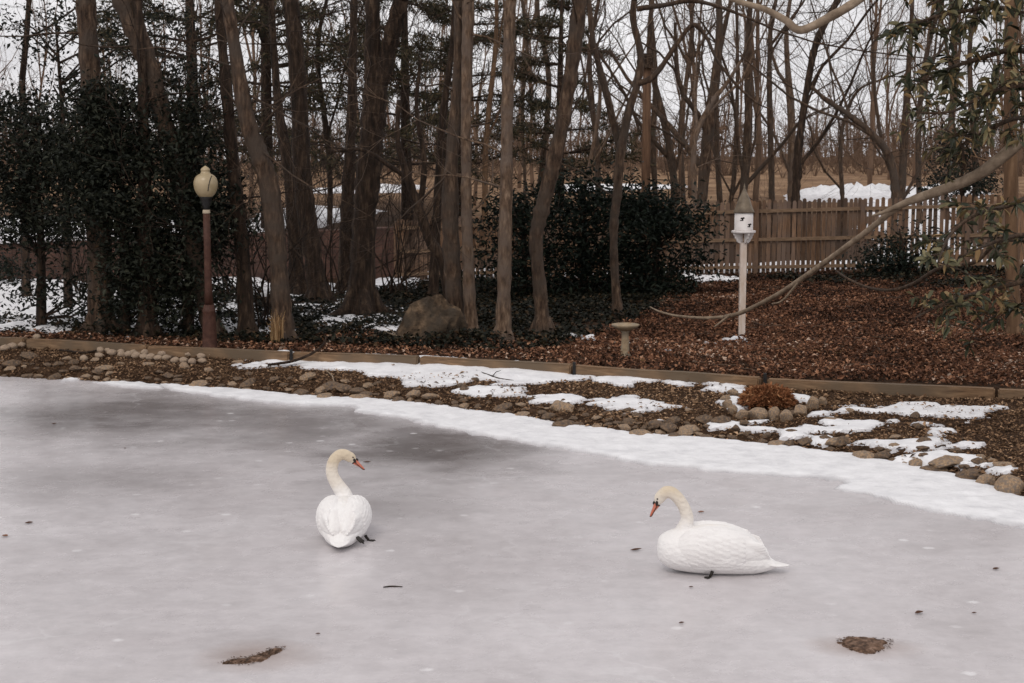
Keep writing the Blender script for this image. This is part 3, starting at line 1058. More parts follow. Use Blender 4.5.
# ------------------------------------------------------------------ landscape timbers along the bed
TIMBERS = [(-90, 28, 'weathered edging timber running out of the left edge of the picture'),
           (31, 148, 'edging timber behind the row of pale cobbles, left of the lamp post'),
           (149, 292, 'edging timber passing behind the foot of the lamp post'),
           (294, 420, 'edging timber below the grey boulder, with snow in front'),
           (422, 573, 'edging timber in front of the pair of slim pale trunks'),
           (575, 762, 'edging timber just below the bird bath, ending at a gap'),
           (769, 999, 'dark edging timber right of the rusty dried plant'),
           (1001, 1110, 'edging timber running out of the right edge of the picture')]
for k, (a, b, lab) in enumerate(TIMBERS):
    xa, xb = [G(p, 0 + np.interp(p, [-160, 0, 30, 150, 293, 421, 574, 762, 1000, 1120], [337, 346, 347, 355, 361, 366, 375, 388, 399, 404]))[0] for p in (a, b)]
    ya, yb = float(timber(xa)) + 0.03, float(timber(xb)) + 0.03
    hgt = 0.098 if k < 6 else 0.085
    L = math.hypot(xb - xa, yb - ya)
    base = (xa, ya, 0.175)
    o = bpy.data.objects.new('edging_timber', None)
    bm = bmesh.new()
    bmesh.ops.create_cube(bm, size=1)
    for vv in bm.verts:
        vv.co = Vector(((vv.co.x + 0.5) * (L - 0.012), vv.co.y * 0.13, (vv.co.z + 0.5) * (hgt + 0.045)))
    bmesh.ops.bevel(bm, geom=bm.edges[:], offset=0.014, segments=2, affect='EDGES')
    bmesh.ops.subdivide_edges(bm, edges=[e for e in bm.edges if e.calc_length() > L * 0.5], cuts=14)
    for vv in bm.verts:
        vv.co.y += 0.018 * float(vnoise(vv.co.x * 1.1 + k * 9, 0.0, 5))
        vv.co.z += 0.014 * float(vnoise(vv.co.x * 1.4 + k * 7, 3.0, 6))
    me = bpy.data.meshes.new('edging_timber')
    bm.to_mesh(me)
    bm.free()
    o = bpy.data.objects.new('edging_timber', me)
    C.objects.link(o)
    me.materials.append(MAT['timber'])
    o.location = base
    o.rotation_euler = (0, 0, math.atan2(yb - ya, xb - xa))
    tag(o, lab, 'timber edging', 'timbers edging the planting bed')
for px, lab in [(292.8, 'short dark stake at the timber joint below the twin trunk'), (573.8, 'short dark stake at the timber joint left of the bird bath'), (764.5, 'dark stake at the gap between the timbers above the rusty plant')]:
    x = G(px, np.interp(px, [150, 293, 421, 574, 762, 1000], [355, 361, 366, 375, 388, 399]))[0]
    y = float(timber(x)) - 0.055
    z = float(ground(x, y))
    mb = MB()
    box(mb, (x - .017, y - .017, z - 0.1), (x + .017, y + .017, z + 0.17))
    tag(obj('edging_stake', mb, MAT['black_metal'], origin=(x, y, z), smooth_=False), lab, 'stake', 'stakes holding the edging timbers')

# ------------------------------------------------------------------ ground cover
LIT = wpoly([(690, 277), (760, 275), (860, 273), (1080, 268), (1120, 402), (1000, 391), (762, 379), (560, 366), (560, 345), (640, 318)])
x, y = scatter(LIT, 95000)
mb = MB()
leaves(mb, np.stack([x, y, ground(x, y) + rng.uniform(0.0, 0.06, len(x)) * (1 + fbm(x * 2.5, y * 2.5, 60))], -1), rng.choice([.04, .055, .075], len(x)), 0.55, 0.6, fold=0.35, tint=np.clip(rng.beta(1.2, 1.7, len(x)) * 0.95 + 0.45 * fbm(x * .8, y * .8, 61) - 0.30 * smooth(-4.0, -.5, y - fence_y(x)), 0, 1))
P = wpoly([(230, 352), (560, 362), (560, 340), (460, 330), (250, 338)])
x, y = scatter(P, 6000)
leaves(mb, np.stack([x, y, ground(x, y) + rng.uniform(0.0, 0.05, len(x))], -1), 0.06, 0.62, 0.75, fold=0.35)
P = wpoly([(-60, 335), (240, 350), (240, 338), (120, 330), (-60, 326)])
x, y = scatter(P, 4000)
leaves(mb, np.stack([x, y, ground(x, y) + rng.uniform(0.0, 0.04, len(x))], -1), 0.06, 0.62, 0.75, fold=0.35)
x, y = scatter(LIT, 150)
tw_ = MB()
for a_, b_ in zip(x, y):
    an_, L_ = rng.uniform(0, 6.28), rng.uniform(.15, .6)
    P_ = [[a_ + L_ * u * math.cos(an_) + rng.normal() * .012, b_ + L_ * u * math.sin(an_) + rng.normal() * .012, 0] for u in (0, .35, .7, 1)]
    P_ = [[p_[0], p_[1], float(ground(p_[0], p_[1])) + .055] for p_ in P_]
    tube(tw_, P_, [.007, .006, .005, .002], 4)
setting(obj('litter_twigs', tw_, MAT['bark_grey']), 'stuff')
setting(obj('fallen_leaves', mb, MAT['litter'], smooth_=False), 'stuff')

# mulch, chips and small leaves on the bank
BANK = np.array([[xx, float(shore(xx)) + 0.0] for xx in np.linspace(-9, 7.5, 60)] + [[xx, float(timber(xx)) - 0.03] for xx in np.linspace(7.5, -9, 60)])
x, y = scatter(BANK, 52000, lambda a, b: ~on_snow(a, b))
mb = MB()
leaves(mb, np.stack([x, y, ground(x, y) + rng.uniform(-0.005, 0.022, len(x))], -1), rng.choice([0.028, 0.045, 0.065], len(x), p=[.55, .33, .12]), 0.5, 0.7, fold=0.3,
       tint=np.clip(rng.beta(1.5, 2.0, len(x)) + 0.35 * fbm(x * 1.4, y * 1.4, 63), 0, 1))
setting(obj('bark_mulch', mb, MAT['mulch'], smooth_=False), 'stuff')

x, y = scatter(BANK, 9000, lambda a, b: on_snow(a, b))
k = fbm(x * 1.1, y * 1.1, 88) > .12
x, y = x[k][:260], y[k][:260]
mb = MB()
leaves(mb, np.stack([x, y, ground(x, y) + 0.045 + 0 * x], -1), rng.choice([0.025, 0.04, 0.06], len(x)), 0.45, 0.8, fold=0.3)
setting(obj('leaf_bits_on_snow', mb, MAT['mulch'], smooth_=False), 'stuff')
# low ivy under the trees
IVY = [(wpoly([(250, 345), (500, 352), (560, 350), (690, 300), (700, 284), (640, 288), (440, 282), (330, 296), (262, 310)]), 36000, 0.10),
       (wpoly([(90, 336), (260, 346), (262, 290), (150, 292), (100, 310)]), 9000, 0.12),
       (wpoly([(760, 279), (840, 278), (1080, 270), (1080, 288), (960, 293), (860, 287), (790, 284)]), 7000, 0.08),
       (wpoly([(-80, 333), (90, 336), (90, 322), (-80, 318)]), 2500, 0.10)]
mb = MB()
for P, n, hgt in IVY:
    x, y = scatter(P, n, lambda a, b: fbm(a * 1.2, b * 1.2, 71) > -0.32)
    z = ground(x, y) + hgt * rng.uniform(0, 1, n) * (1.2 + 1.6 * fbm(x * 1.1, y * 1.1, 73))
    leaves(mb, np.stack([x, y, z], -1), 0.075, 0.75, 0.6, fold=0.2)
setting(obj('ivy_ground_cover', mb, MAT['ivy_leaf'], smooth_=False), 'stuff')


# ------------------------------------------------------------------ trees
def grow(mb, p, d, r, length, level, rg, sides=4, wander=0.18, up=0.06, kids=(3, 5), shrink=0.55, spread=(0.45, 1.0)):
    n = 6 if level > 1 else (5 if level == 1 else 4)
    pts, dd = [p.copy()], d / np.linalg.norm(d)
    for _ in range(n - 1):
        dd = dd + rg.normal(size=3) * wander + np.array([0, 0, up])
        dd /= np.linalg.norm(dd)
        pts.append(pts[-1] + dd * length / (n - 1))
    pts = np.array(pts)
    tube(mb, pts, np.linspace(r, max(r * 0.42, 0.003), n), max(3, sides), cap=False)
    if level <= 0:
        return
    for _ in range(rg.integers(*kids) + (1 if level == 1 else 0)):
        i = rg.integers(1, n)
        t = pts[i] - pts[i - 1]
        t /= np.linalg.norm(t)
        ax = rg.normal(size=3)
        ax -= t * ax.dot(t)
        ax /= np.linalg.norm(ax) + 1e-9
        an = rg.uniform(*spread)
        nd = t * math.cos(an) + ax * math.sin(an)
        grow(mb, pts[i], nd, r * shrink * rg.uniform(0.7, 1.0) * (1 - 0.4 * i / n), length * rg.uniform(0.5, 0.75), level - 1, rg, sides - 1, wander, up, kids, shrink, spread)


def stem(mb, pts, Y, dy=0.0, sides=12, flare=True, wob=0.05, base=None, seed=0):
    """a trunk through places in the picture, at its own depth; returns the path"""
    P = []
    for k, (px, py, w) in enumerate(pts):
        yy = Y + dy * k
        p = at_y(px, py, yy)
        P.append([*p, .93 * w / 2 / pxm(yy)])
    P = np.array(P)
    n = max(14, int(len(P) * 7))
    S = spline(P, n)
    rg = np.random.default_rng(seed + 5)
    S[:, 1] += 0.15 * np.sin(np.linspace(0, rg.uniform(2, 5), n) + rg.uniform(0, 6)) * np.linspace(0, 1, n)
    if Y > 33.5:
        S[:, 0] += .16 * np.sin(np.linspace(0, rg.uniform(4, 9), n) + rg.uniform(0, 6)) * np.linspace(0, 1, n)
    S[:, 3] *= 1 + 0.06 * rg.normal(size=n).clip(-1.5, 1.5)
    if flare:
        zz = S[:, 2] - S[0, 2]
        S[:, 3] *= 1 + 0.42 * np.exp(-zz / 0.14)
        r0 = S[0, 3]
        if r0 > .07:
            for a in np.arange(5) * 1.257 + rg.uniform(0, 6):
                u = np.array([math.cos(a), math.sin(a), 0])
                q = S[0, :3]
                L_ = r0 * rg.uniform(1.6, 2.5)
                tube(mb, [q + u * r0 * .35 + [0, 0, r0 * 1.5], q + u * r0 * .85 + [0, 0, r0 * .35], q + u * L_ + [0, 0, -.10]], [r0 * .32, r0 * .34, r0 * .12], 7)
        S = np.vstack([[S[0, 0], S[0, 1], S[0, 2] - 0.25, S[0, 3] * 1.25], S])
    tube(mb, S[:, :3], S[:, 3], sides, wob=wob)
    return S


def tree(label, pts, mat, branches=(), crown=2, limbs=0, group=None, name='bare_tree', Y=None, twigs=0, seed=0, ext=True, cat='tree', twig_len=1.2):
    """pts run from the foot upwards; the stem goes on above the frame and ends in a crown"""
    g = G(pts[0][0], pts[0][1]) if Y is None else None
    Yb = g[1] if Y is None else Y
    rg = np.random.default_rng(seed * 31 + 3)
    mb, cr = MB(), MB()
    S = stem(mb, pts, Yb, seed=seed)
    base = S[1][:3]
    root = thing(name, label, cat, (base[0], base[1], base[2]), group)
    tips = [S]
    for bpts in branches:
        B = stem(mb if bpts[0][2] > 6 else cr, bpts, Yb + rg.uniform(-.1, .1), flare=False, sides=8, seed=seed + 9)
        tips.append(B)
    for T in tips:
        end = T[-1]
        d = unit(T[-1][:3] - T[-4][:3])
        r = end[3]
        if ext and end[2] > CAM_H + 0.06 * Yb:
            # upper stem above the picture
            p = end[:3].copy()
            path, rad = [p.copy()], [r]
            for k in range(5):
                d = unit(d + rg.normal(size=3) * 0.09 + np.array([0, 0, 0.10]))
                p = p + d * 0.75
                path.append(p.copy())
                rad.append(r * (1 - 0.11 * (k + 1)))
            tube(mb, path, rad, 8)
            for k in range(4 if crown else 0):
                i = rg.integers(1, 6)
                dd = unit(d * 0.7 + rg.normal(size=3) * np.array([.8, .8, .3]))
                grow(cr, path[i], dd, rad[i] * 0.5, 2.4, crown, rg, 5)
            grow(cr, path[-1], d, rad[-1] * 0.9, 2.6, crown, rg, 6)
    for _ in range(limbs):
        i = rg.integers(len(S) // 3, int(len(S) * .8))
        t = unit(S[i + 1][:3] - S[i][:3])
        dd = unit(t + np.array([rg.choice([-1, 1]) * rg.uniform(.3, .75), rg.uniform(-.4, .4), 0]))
        grow(cr, S[i][:3], dd, S[i][3] * rg.uniform(.42, .62), rg.uniform(2.6, 4.6), 3, rg, 6, wander=.16, up=.10, kids=(2, 4))
    for _ in range(twigs):
        T = tips[rg.integers(0, len(tips))]
        i = rg.integers(len(T) // 3, len(T))
        dd = unit(rg.normal(size=3) * np.array([1, .7, .5]) + np.array([0, 0, 0.35]))
        grow(cr, T[i][:3], dd, min(T[i][3] * 0.22, 0.016), twig_len * rg.uniform(0.7, 1.5), 2, rg, 4, wander=0.22)
    obj('trunk', mb, MAT[mat], root)
    if cr.n:
        obj('crown', cr, MAT[mat], root)
    return root


tree('thick ivy clad dark trunk rising through the dense evergreens on the left', [(101, 333, 27), (98, 200, 24), (93, 80, 22), (88, 0, 20)], 'bark_brown', twigs=5, seed=1)
tree('trunk leaning left at the top, passing behind the lamp globe foliage', [(213, 338, 19), (205, 300, 18), (187, 210, 18), (172, 150, 19), (160, 115, 20), (145, 60, 22), (121, -5, 22)], 'bark_brown', twigs=4, seed=2)
tree('dark upright trunk in the evergreens left of the lamp post', [(148, 338, 22), (145, 230, 17), (141, 100, 11), (137, 0, 8)], 'bark_dark', twigs=5, seed=3)
tree('slim dark trunk just right of the lamp post', [(247, 337, 18), (243, 260, 16), (236, 190, 15), (228, 90, 12), (219, 0, 9)], 'bark_dark', twigs=8, seed=5)
tree('greyish curved trunk with dry grass at its foot, leaning left', [(284, 343, 22), (278, 265, 20), (269, 185, 20), (258, 150, 19), (246, 110, 18), (237, 55, 14), (227, 0, 14)], 'bark_brown', twigs=10, seed=4)
tree('dark trunk between the grass tufted trunk and the twin trunk', [(319, 305, 20), (312, 250, 20), (303, 180, 20), (300, 100, 19), (296, 40, 17), (293, 0, 14)], 'bark_dark',
     branches=[[(300, 110, 10), (294, 50, 10), (287, 0, 9)]], twigs=10, seed=6)
tree('dim trunk standing in snow behind the left trees, half hidden', [(298, 297, 18), (291, 190, 14), (277, 100, 9), (270, 0, 7)], 'bark_dark', twigs=8, seed=7)
tree('thickest dark trunk, forking into two heavy stems near the top', [(362, 317, 30), (363, 250, 26), (366, 200, 25), (371, 140, 26), (374, 100, 26), (372, 60, 18), (373, 0, 14)], 'bark_dark',
     branches=[[(374, 118, 18), (382, 75, 19), (391, 40, 19), (402, 0, 18)]], twigs=10, seed=8)
tree('dim trunk standing close behind the thick forked trunk', [(345, 294, 17), (348, 200, 14), (352, 120, 11), (354, 0, 8)], 'bark_dark', twigs=8, seed=9)
tree('grey brown trunk rising behind the right edge of the boulder', [(457, 337, 18), (452, 260, 18), (450, 200, 17), (454, 120, 12), (458, 60, 10), (457, 0, 8)], 'bark_brown', twigs=8, seed=10)
tree('dark crooked stem spreading left in front of the fence end', [(452, 320, 10), (443, 264, 12), (430, 240, 12), (418, 205, 10), (406, 170, 8), (398, 140, 6), (399, 100, 4)], 'bark_dark',
     branches=[[(420, 212, 7), (424, 160, 6), (416, 110, 5), (420, 60, 4)], [(432, 240, 7), (440, 190, 6), (446, 140, 4)], [(410, 180, 5), (388, 165, 5), (362, 150, 4), (330, 152, 3)]], twigs=16, seed=11, ext=False)
tree('slim dark stem just left of the trunk behind the boulder', [(433, 302, 12), (436, 230, 10), (443, 120, 8), (452, 50, 6), (455, 0, 5)], 'bark_dark', twigs=8, seed=12)
tree('slim straight pale trunk, left one of the pale pair', [(472, 338, 14), (468, 260, 12), (466, 150, 11), (467, 60, 12), (468, 0, 13)], 'bark_grey', twigs=4, seed=13)
tree('straight pale trunk, right one of the pale pair', [(503, 343, 17), (506, 200, 14), (507, 120, 13), (510, 0, 14)], 'bark_grey', twigs=2, seed=14)
tree('bent trunk with a kink low down, leaning right in front of the dark shrubs', [(543, 337, 18), (540, 290, 15), (536, 240, 15), (543, 205, 17), (552, 170, 16), (563, 120, 15), (571, 70, 15), (580, 0, 16), (584, -30, 16)], 'bark_brown', twigs=2, seed=15)
tree('slender trunk behind the bird bath, splitting into arching limbs', [(618, 318, 11), (614, 260, 9), (614, 220, 9), (617, 195, 10), (620, 155, 10), (629, 110, 9), (637, 85, 8), (641, 55, 8), (634, 20, 7), (635, 0, 7)], 'bark_brown',
     branches=[[(620, 150, 8), (608, 100, 8), (600, 70, 7), (592, 40, 5), (587, 0, 4)], [(638, 84, 7), (655, 75, 6), (676, 45, 5), (693, 25, 5), (706, 38, 4), (716, 60, 3), (735, 85, 3), (755, 103, 2), (770, 110, 1.5)],
               [(637, 9, 6), (665, 5, 5), (690, 1, 5), (717, 7, 4), (745, 18, 3), (769, 29, 2)]], twigs=6, seed=16)
tree('brown trunk behind the magnolia leaves at the right edge', [(1014, 335, 14), (1012, 200, 14), (1011, 100, 15), (1007, 0, 13)], 'bark_orange', twigs=4, seed=17)

MID = [
    ([(673, 205, 9), (672, 187, 9), (664, 120, 8), (655, 60, 6), (652, 0, 5)], 38, 'leaning slim trunk right of the brown utility pole'),
    ([(702, 212, 12), (704, 190, 12), (707, 120, 12), (712, 60, 9), (716, 0, 6)], 36, 'stout bare trunk rising behind the fence left of the birdhouse'),
    ([(694, 212, 5), (693, 185, 6), (697, 140, 6), (715, 105, 6), (728, 85, 4), (738, 60, 3)], 35, 'pale curved sapling bending right beside the stout trunk'),
    ([(741, 212, 8), (742, 190, 9), (744, 130, 9), (748, 70, 8), (757, 0, 5)], 37, 'bare trunk directly behind the birdhouse roof'),
    ([(731, 210, 5), (732, 180, 5), (733, 100, 4), (738, 0, 3)], 42, 'very thin upright trunk just left of the birdhouse roof'),
    ([(770, 212, 7), (770, 190, 7), (772, 120, 6), (775, 40, 5), (776, 0, 4)], 40, 'thin straight trunk right of the birdhouse'),
    ([(794, 212, 9), (796, 190, 9), (800, 150, 9), (812, 80, 7), (820, 40, 8), (836, 0, 7)], 35, 'dark trunk leaning right, before the snow heap'),
    ([(789, 212, 7), (790, 190, 8), (793, 110, 8), (790, 40, 5), (789, 0, 4)], 43, 'upright trunk crossing behind the right leaning dark trunk'),
    ([(893, 212, 9), (893, 190, 9), (887, 160, 8), (875, 140, 8), (852, 117, 6), (831, 100, 5), (818, 86, 3)], 34, 'trunk bowed far over to the left above the fence'),
    ([(903, 212, 8), (903, 190, 8), (903, 100, 7), (905, 0, 4)], 36, 'upright trunk beside the bowed tree, amid magnolia leaves'),
    ([(842, 212, 4), (842, 190, 5), (843, 150, 4), (849, 120, 4), (862, 90, 3), (885, 78, 2)], 39, 'small crooked sapling under the arch of the bowed tree'),
    ([(974, 200, 6), (974, 160, 6), (974, 60, 5), (972, 0, 4)], 38, 'straight thin trunk behind the magnolia, near the right edge'),
    ([(947, 205, 5), (947, 150, 5), (950, 60, 4), (955, 0, 3)], 44, 'faint thin trunk between the magnolia sprays'),
    ([(655, 205, 6), (655, 150, 6), (659, 70, 5), (650, 0, 4)], 45, 'slim trunk immediately behind the brown utility pole'),
    ([(598, 215, 7), (600, 150, 6), (592, 60, 5), (596, 0, 4)], 40, 'thin trunk between the kinked tree and the slender arching tree'),
    ([(578, 215, 4), (590, 150, 5), (599, 95, 4), (601, 60, 3)], 38, 'pale leaning pole sized trunk above the dark shrubs'),
    ([(537, 215, 6), (546, 100, 6), (544, 40, 6), (541, 0, 5)], 48, 'thin trunk seen just left of the kinked tree top'),
    ([(525, 215, 4), (524, 100, 4), (523, 0, 4)], 52, 'faint thin trunk right of the pale pair'),
    ([(487, 240, 7), (488, 150, 6), (492, 60, 5), (490, 0, 4)], 36, 'orange tinged thin trunk between the two pale trunks'),
    ([(328, 270, 6), (330, 160, 6), (322, 60, 5), (326, 0, 4)], 36, 'thin trunk between the thick forked trunk and its left neighbour'),
    ([(720, 214, 6), (718, 120, 6), (722, 50, 5), (726, 0, 4)], 46, 'slim dim trunk behind the curved sapling'),
    ([(684, 214, 6), (682, 130, 6), (690, 50, 5), (686, 0, 4)], 50, 'faint trunk between utility pole and stout trunk'),
    ([(920, 200, 6), (922, 120, 6), (928, 40, 5), (935, 0, 4)], 42, 'dim trunk over the fence right of the bowed tree'),
    ([(27, 300, 9), (25, 240, 9), (22, 150, 8), (20, 80, 7)], None, 'thin dark stem in the snowy yard near the left edge'),
]
for k, (pts, Y, lab) in enumerate(MID):
    if Y is not None:
        # let the foot sink to the real land at that distance
        px0 = pts[0][0]
        gx = at_y(px0, pts[0][1], Y)
        zz = float(ground(gx[0], Y))
        py0 = HOR + (CAM_H - zz) * F / Y
        if py0 > pts[0][1]:
            pts = [(px0, py0, pts[0][2])] + pts
    mat = 'bark_dark' if k in (6, 19, 23) else ('bark_orange' if k == 18 else ('bark_grey' if k in (2, 7, 15) else 'bark_brown'))
    tree(lab, pts, mat, crown=2, limbs=2 if Y else 0, twigs=6 if Y else 4, seed=40 + k, Y=Y, group='bare trees standing by and beyond the fence', twig_len=1.7)

# tall bare trees of the woods, a few kinds copied about
kinds = []
for s in range(7):
    rg = np.random.default_rng(900 + s)
    tr, cr = MB(), MB()
    H = rg.uniform(9, 12)
    p = np.zeros(3)
    d = unit(np.array([rg.normal() * .08, rg.normal() * .08, 1]))
    path, rad = [p + [0, 0, -0.4]], [0.16]
    for k in range(12):
        d = unit(d + rg.normal(size=3) * 0.11 + np.array([0, 0, 0.07]))
        p = p + d * H / 12
        path.append(p.copy())
        rad.append(0.15 * (1 - 0.065 * (k + 1)))
    tube(tr, path, rad, 7)
    for k in range(2):                                  # heavy forks low on the stem
        i = rg.integers(3, 7)
        az = rg.uniform(0, 6.28)
        grow(cr, np.array(path[i]), unit(np.array([.45 * math.cos(az), .45 * math.sin(az), 1])), rad[i] * .75, rg.uniform(4, 6.5), 3, rg, 6, kids=(3, 5), wander=.12, up=.10, shrink=.5)
    for k in range(10):
        i = rg.integers(3, 13)
        az = rg.uniform(0, 6.28)
        dd = unit(np.array([math.cos(az), math.sin(az), rg.uniform(0.5, 1.6)]))
        grow(cr, np.array(path[i]), dd, rad[i] * 0.45, rg.uniform(2.2, 4.2), 3, rg, 4, kids=(2, 4), wander=0.16, up=0.10, shrink=0.5)
    kinds.append((tr.mesh('woodland_tree_trunk'), cr.mesh('woodland_tree_crown')))
    for me in kinds[-1]:
        me.materials.append(MAT['far_bark'])
rg = np.random.default_rng(5)
spots = []
for k in range(42):
    for _ in range(40):
        px = rg.uniform(-60, 1090)
        if 240 < px < 470 and rg.random() < .55:
            continue
        Y = rg.uniform(42, 100) if k < 26 else rg.uniform(60, 120)
        if all(abs(px - q[0]) > 9 or abs(Y - q[1]) > 12 for q in spots):
            break
    spots.append((px, Y))
REG = [(-100, 60, 'thin bare woodland tree far behind the left edge evergreens'), (60, 240, 'thin bare woodland tree far behind the lamp post'),
       (240, 345, 'thin bare woodland tree far beyond the red brown wall'), (345, 470, 'thin bare woodland tree far beyond the fence end'),
       (470, 610, 'thin bare woodland tree far behind the dark shrubs'), (610, 720, 'thin bare woodland tree far beyond, left of the birdhouse'),
       (720, 800, 'thin bare woodland tree far beyond, around the birdhouse roof'), (800, 900, 'thin bare woodland tree far beyond the snow heap'),
       (900, 1200, 'thin bare woodland tree far behind the magnolia leaves')]
for k, (px, Y) in enumerate(spots):
    x = (px - 512) / F * Y
    z = float(ground(x, Y))
    lab = next(l for a, b, l in REG if a <= px < b)
    lab = lab.replace('thin bare', 'slim pale bare' if Y < 62 else ('thin bare' if Y < 85 else 'faint twiggy'))
    root = thing('woodland_tree', lab, 'tree', (x, Y, z), 'woods: ' + lab)
    tm, cm = kinds[k % 7]
    s = rg.uniform(0.8, 1.3)
    q = s * rg.uniform(.42, .72)
    root.scale = (q, q, s)
    root.rotation_euler = (0, 0, rg.uniform(0, 6.28))
    for nm, me in (('trunk', tm), ('crown', cm)):
        c = bpy.data.objects.new(nm, me)
        C.objects.link(c)
        c.parent = root

# the far wood: one mass of stems and twigs along the rise
mb = MB()
rg = np.random.default_rng(77)
for k in range(900):
    Y = rg.uniform(105, 150)
    x = rg.uniform(-65, 65)
    z = float(ground(x, Y))
    H = rg.uniform(4, 8) if rg.random() < .2 else rg.uniform(1.5, 4.5)
    d = unit(np.array([rg.normal() * .12, rg.normal() * .12, 1]))
    p0 = np.array([x, Y, z - .2])
    tube(mb, [p0, p0 + d * H * .5 + rg.normal(size=3) * .1, p0 + d * H], [0.09, 0.06, 0.02], 3, cap=False)
    for j in range(14):
        q = p0 + d * H * rg.uniform(0.15, 1)
        e = unit(np.array([rg.normal(), rg.normal() * .5, rg.uniform(.4, 1.8)])) * rg.uniform(.6, 2.0)
        tube(mb, [q, q + e], [0.028, 0.012], 3, cap=False)
        q2 = q + e * .5
        e2 = unit(e + rg.normal(size=3) * .8) * .9
        tube(mb, [q2, q2 + e2], [0.02, 0.01], 3, cap=False)
for k in range(800):
    Y = rg.uniform(72, 108)
    x = rg.uniform(-30, 48) if k % 4 else rg.uniform(2, 48)
    z = float(ground(x, Y))
    p0 = np.array([x, Y, z - .1])
    for j in range(9):
        e = unit(np.array([rg.normal() * .5, rg.normal() * .5, 1])) * rg.uniform(.5, 1.9)
        tube(mb, [p0, p0 + e * .6 + rg.normal(size=3) * .06, p0 + e], [0.022, 0.016, 0.008], 3, cap=False)
setting(obj('far_wood', mb, MAT['far_bark']), 'stuff')


# pines with layered boughs
def make_pine(seed, H=11.0, dens=1.0):
    rg = np.random.default_rng(seed)
    tr, fo = MB(), MB()
    tube(tr, [[0, 0, -0.3], [0.05, 0, H * .4], [0, .05, H]], [0.17, 0.12, 0.03], 8)
    cs, ds = [], []
    z = 1.8
    while z < H - 0.4:
        for b in range(rg.integers(3, 5)):
            az = rg.uniform(0, 6.28)
            L = (H - z) * 0.26 + 0.9 + rg.uniform(-.3, .5)
            e = np.array([math.cos(az), math.sin(az), rg.uniform(0.0, .25)])
            pts = [np.array([0, 0, z])]
            for k in range(6):
                e = unit(e + rg.normal(size=3) * .08 + np.array([0, 0, .03 - .02 * k]))
                pts.append(pts[-1] + e * L / 6)
            tube(tr, pts, np.linspace(.035, .008, 7), 4, cap=False)
            for k in range(2, 7):
                for j in range(int(7 * dens)):
                    side = np.cross(e, [0, 0, 1]) * rg.choice([-1, 1])
                    q = pts[k] + side * rg.uniform(0, .55) * (1.1 - k / 9) + e * rg.uniform(-.2, .2) + np.array([0, 0, rg.uniform(-.05, .08)])
                    m = 9
                    cs.append(np.repeat(q[None], m, 0) + rg.normal(size=(m, 3)) * .04)
                    ds.append(unit(rg.normal(size=(m, 3)) * .8 + e * .6 + np.array([0, 0, .25])))
        z += rg.uniform(.35, .75)
    leaves(fo, np.concatenate(cs), 0.21, 0.16, 0.2, dirs=np.concatenate(ds))
    a, b = tr.mesh('pine_trunk'), fo.mesh('pine_foliage', False)
    a.materials.append(MAT['bark_dark'])
    b.materials.append(MAT['needle'])
    return a, b


pines = [make_pine(1), make_pine(2, 9.0), make_pine(3, 8.0)]
for k, (px, Y, kind, s, lab) in enumerate([
        (268, 34, 0, 1.0, 'dark pine with layered boughs behind the grass tufted trunk'),
        (196, 37, 1, 1.15, 'dark pine behind the leaning trunk and lamp globe'),
        (408, 36, 1, 0.95, 'pine behind the thick forked trunk and the crooked stem'),
        (560, 44, 2, 1.0, 'small pine behind the kinked tree and dark shrubs'),
        (462, 46, 2, 1.1, 'distant pine between the boulder trunk and the pale pair')]):
    x = (px - 512) / F * Y
    root = thing('pine_tree', lab, 'tree', (x, Y, float(ground(x, Y))), 'pines behind the bare trees', rz=k * 1.3)
    root.scale = (s, s, s)
    for nm, me in (('trunk', pines[kind][0]), ('crown', pines[kind][1])):
        c = bpy.data.objects.new(nm, me)
        C.objects.link(c)
        c.parent = root


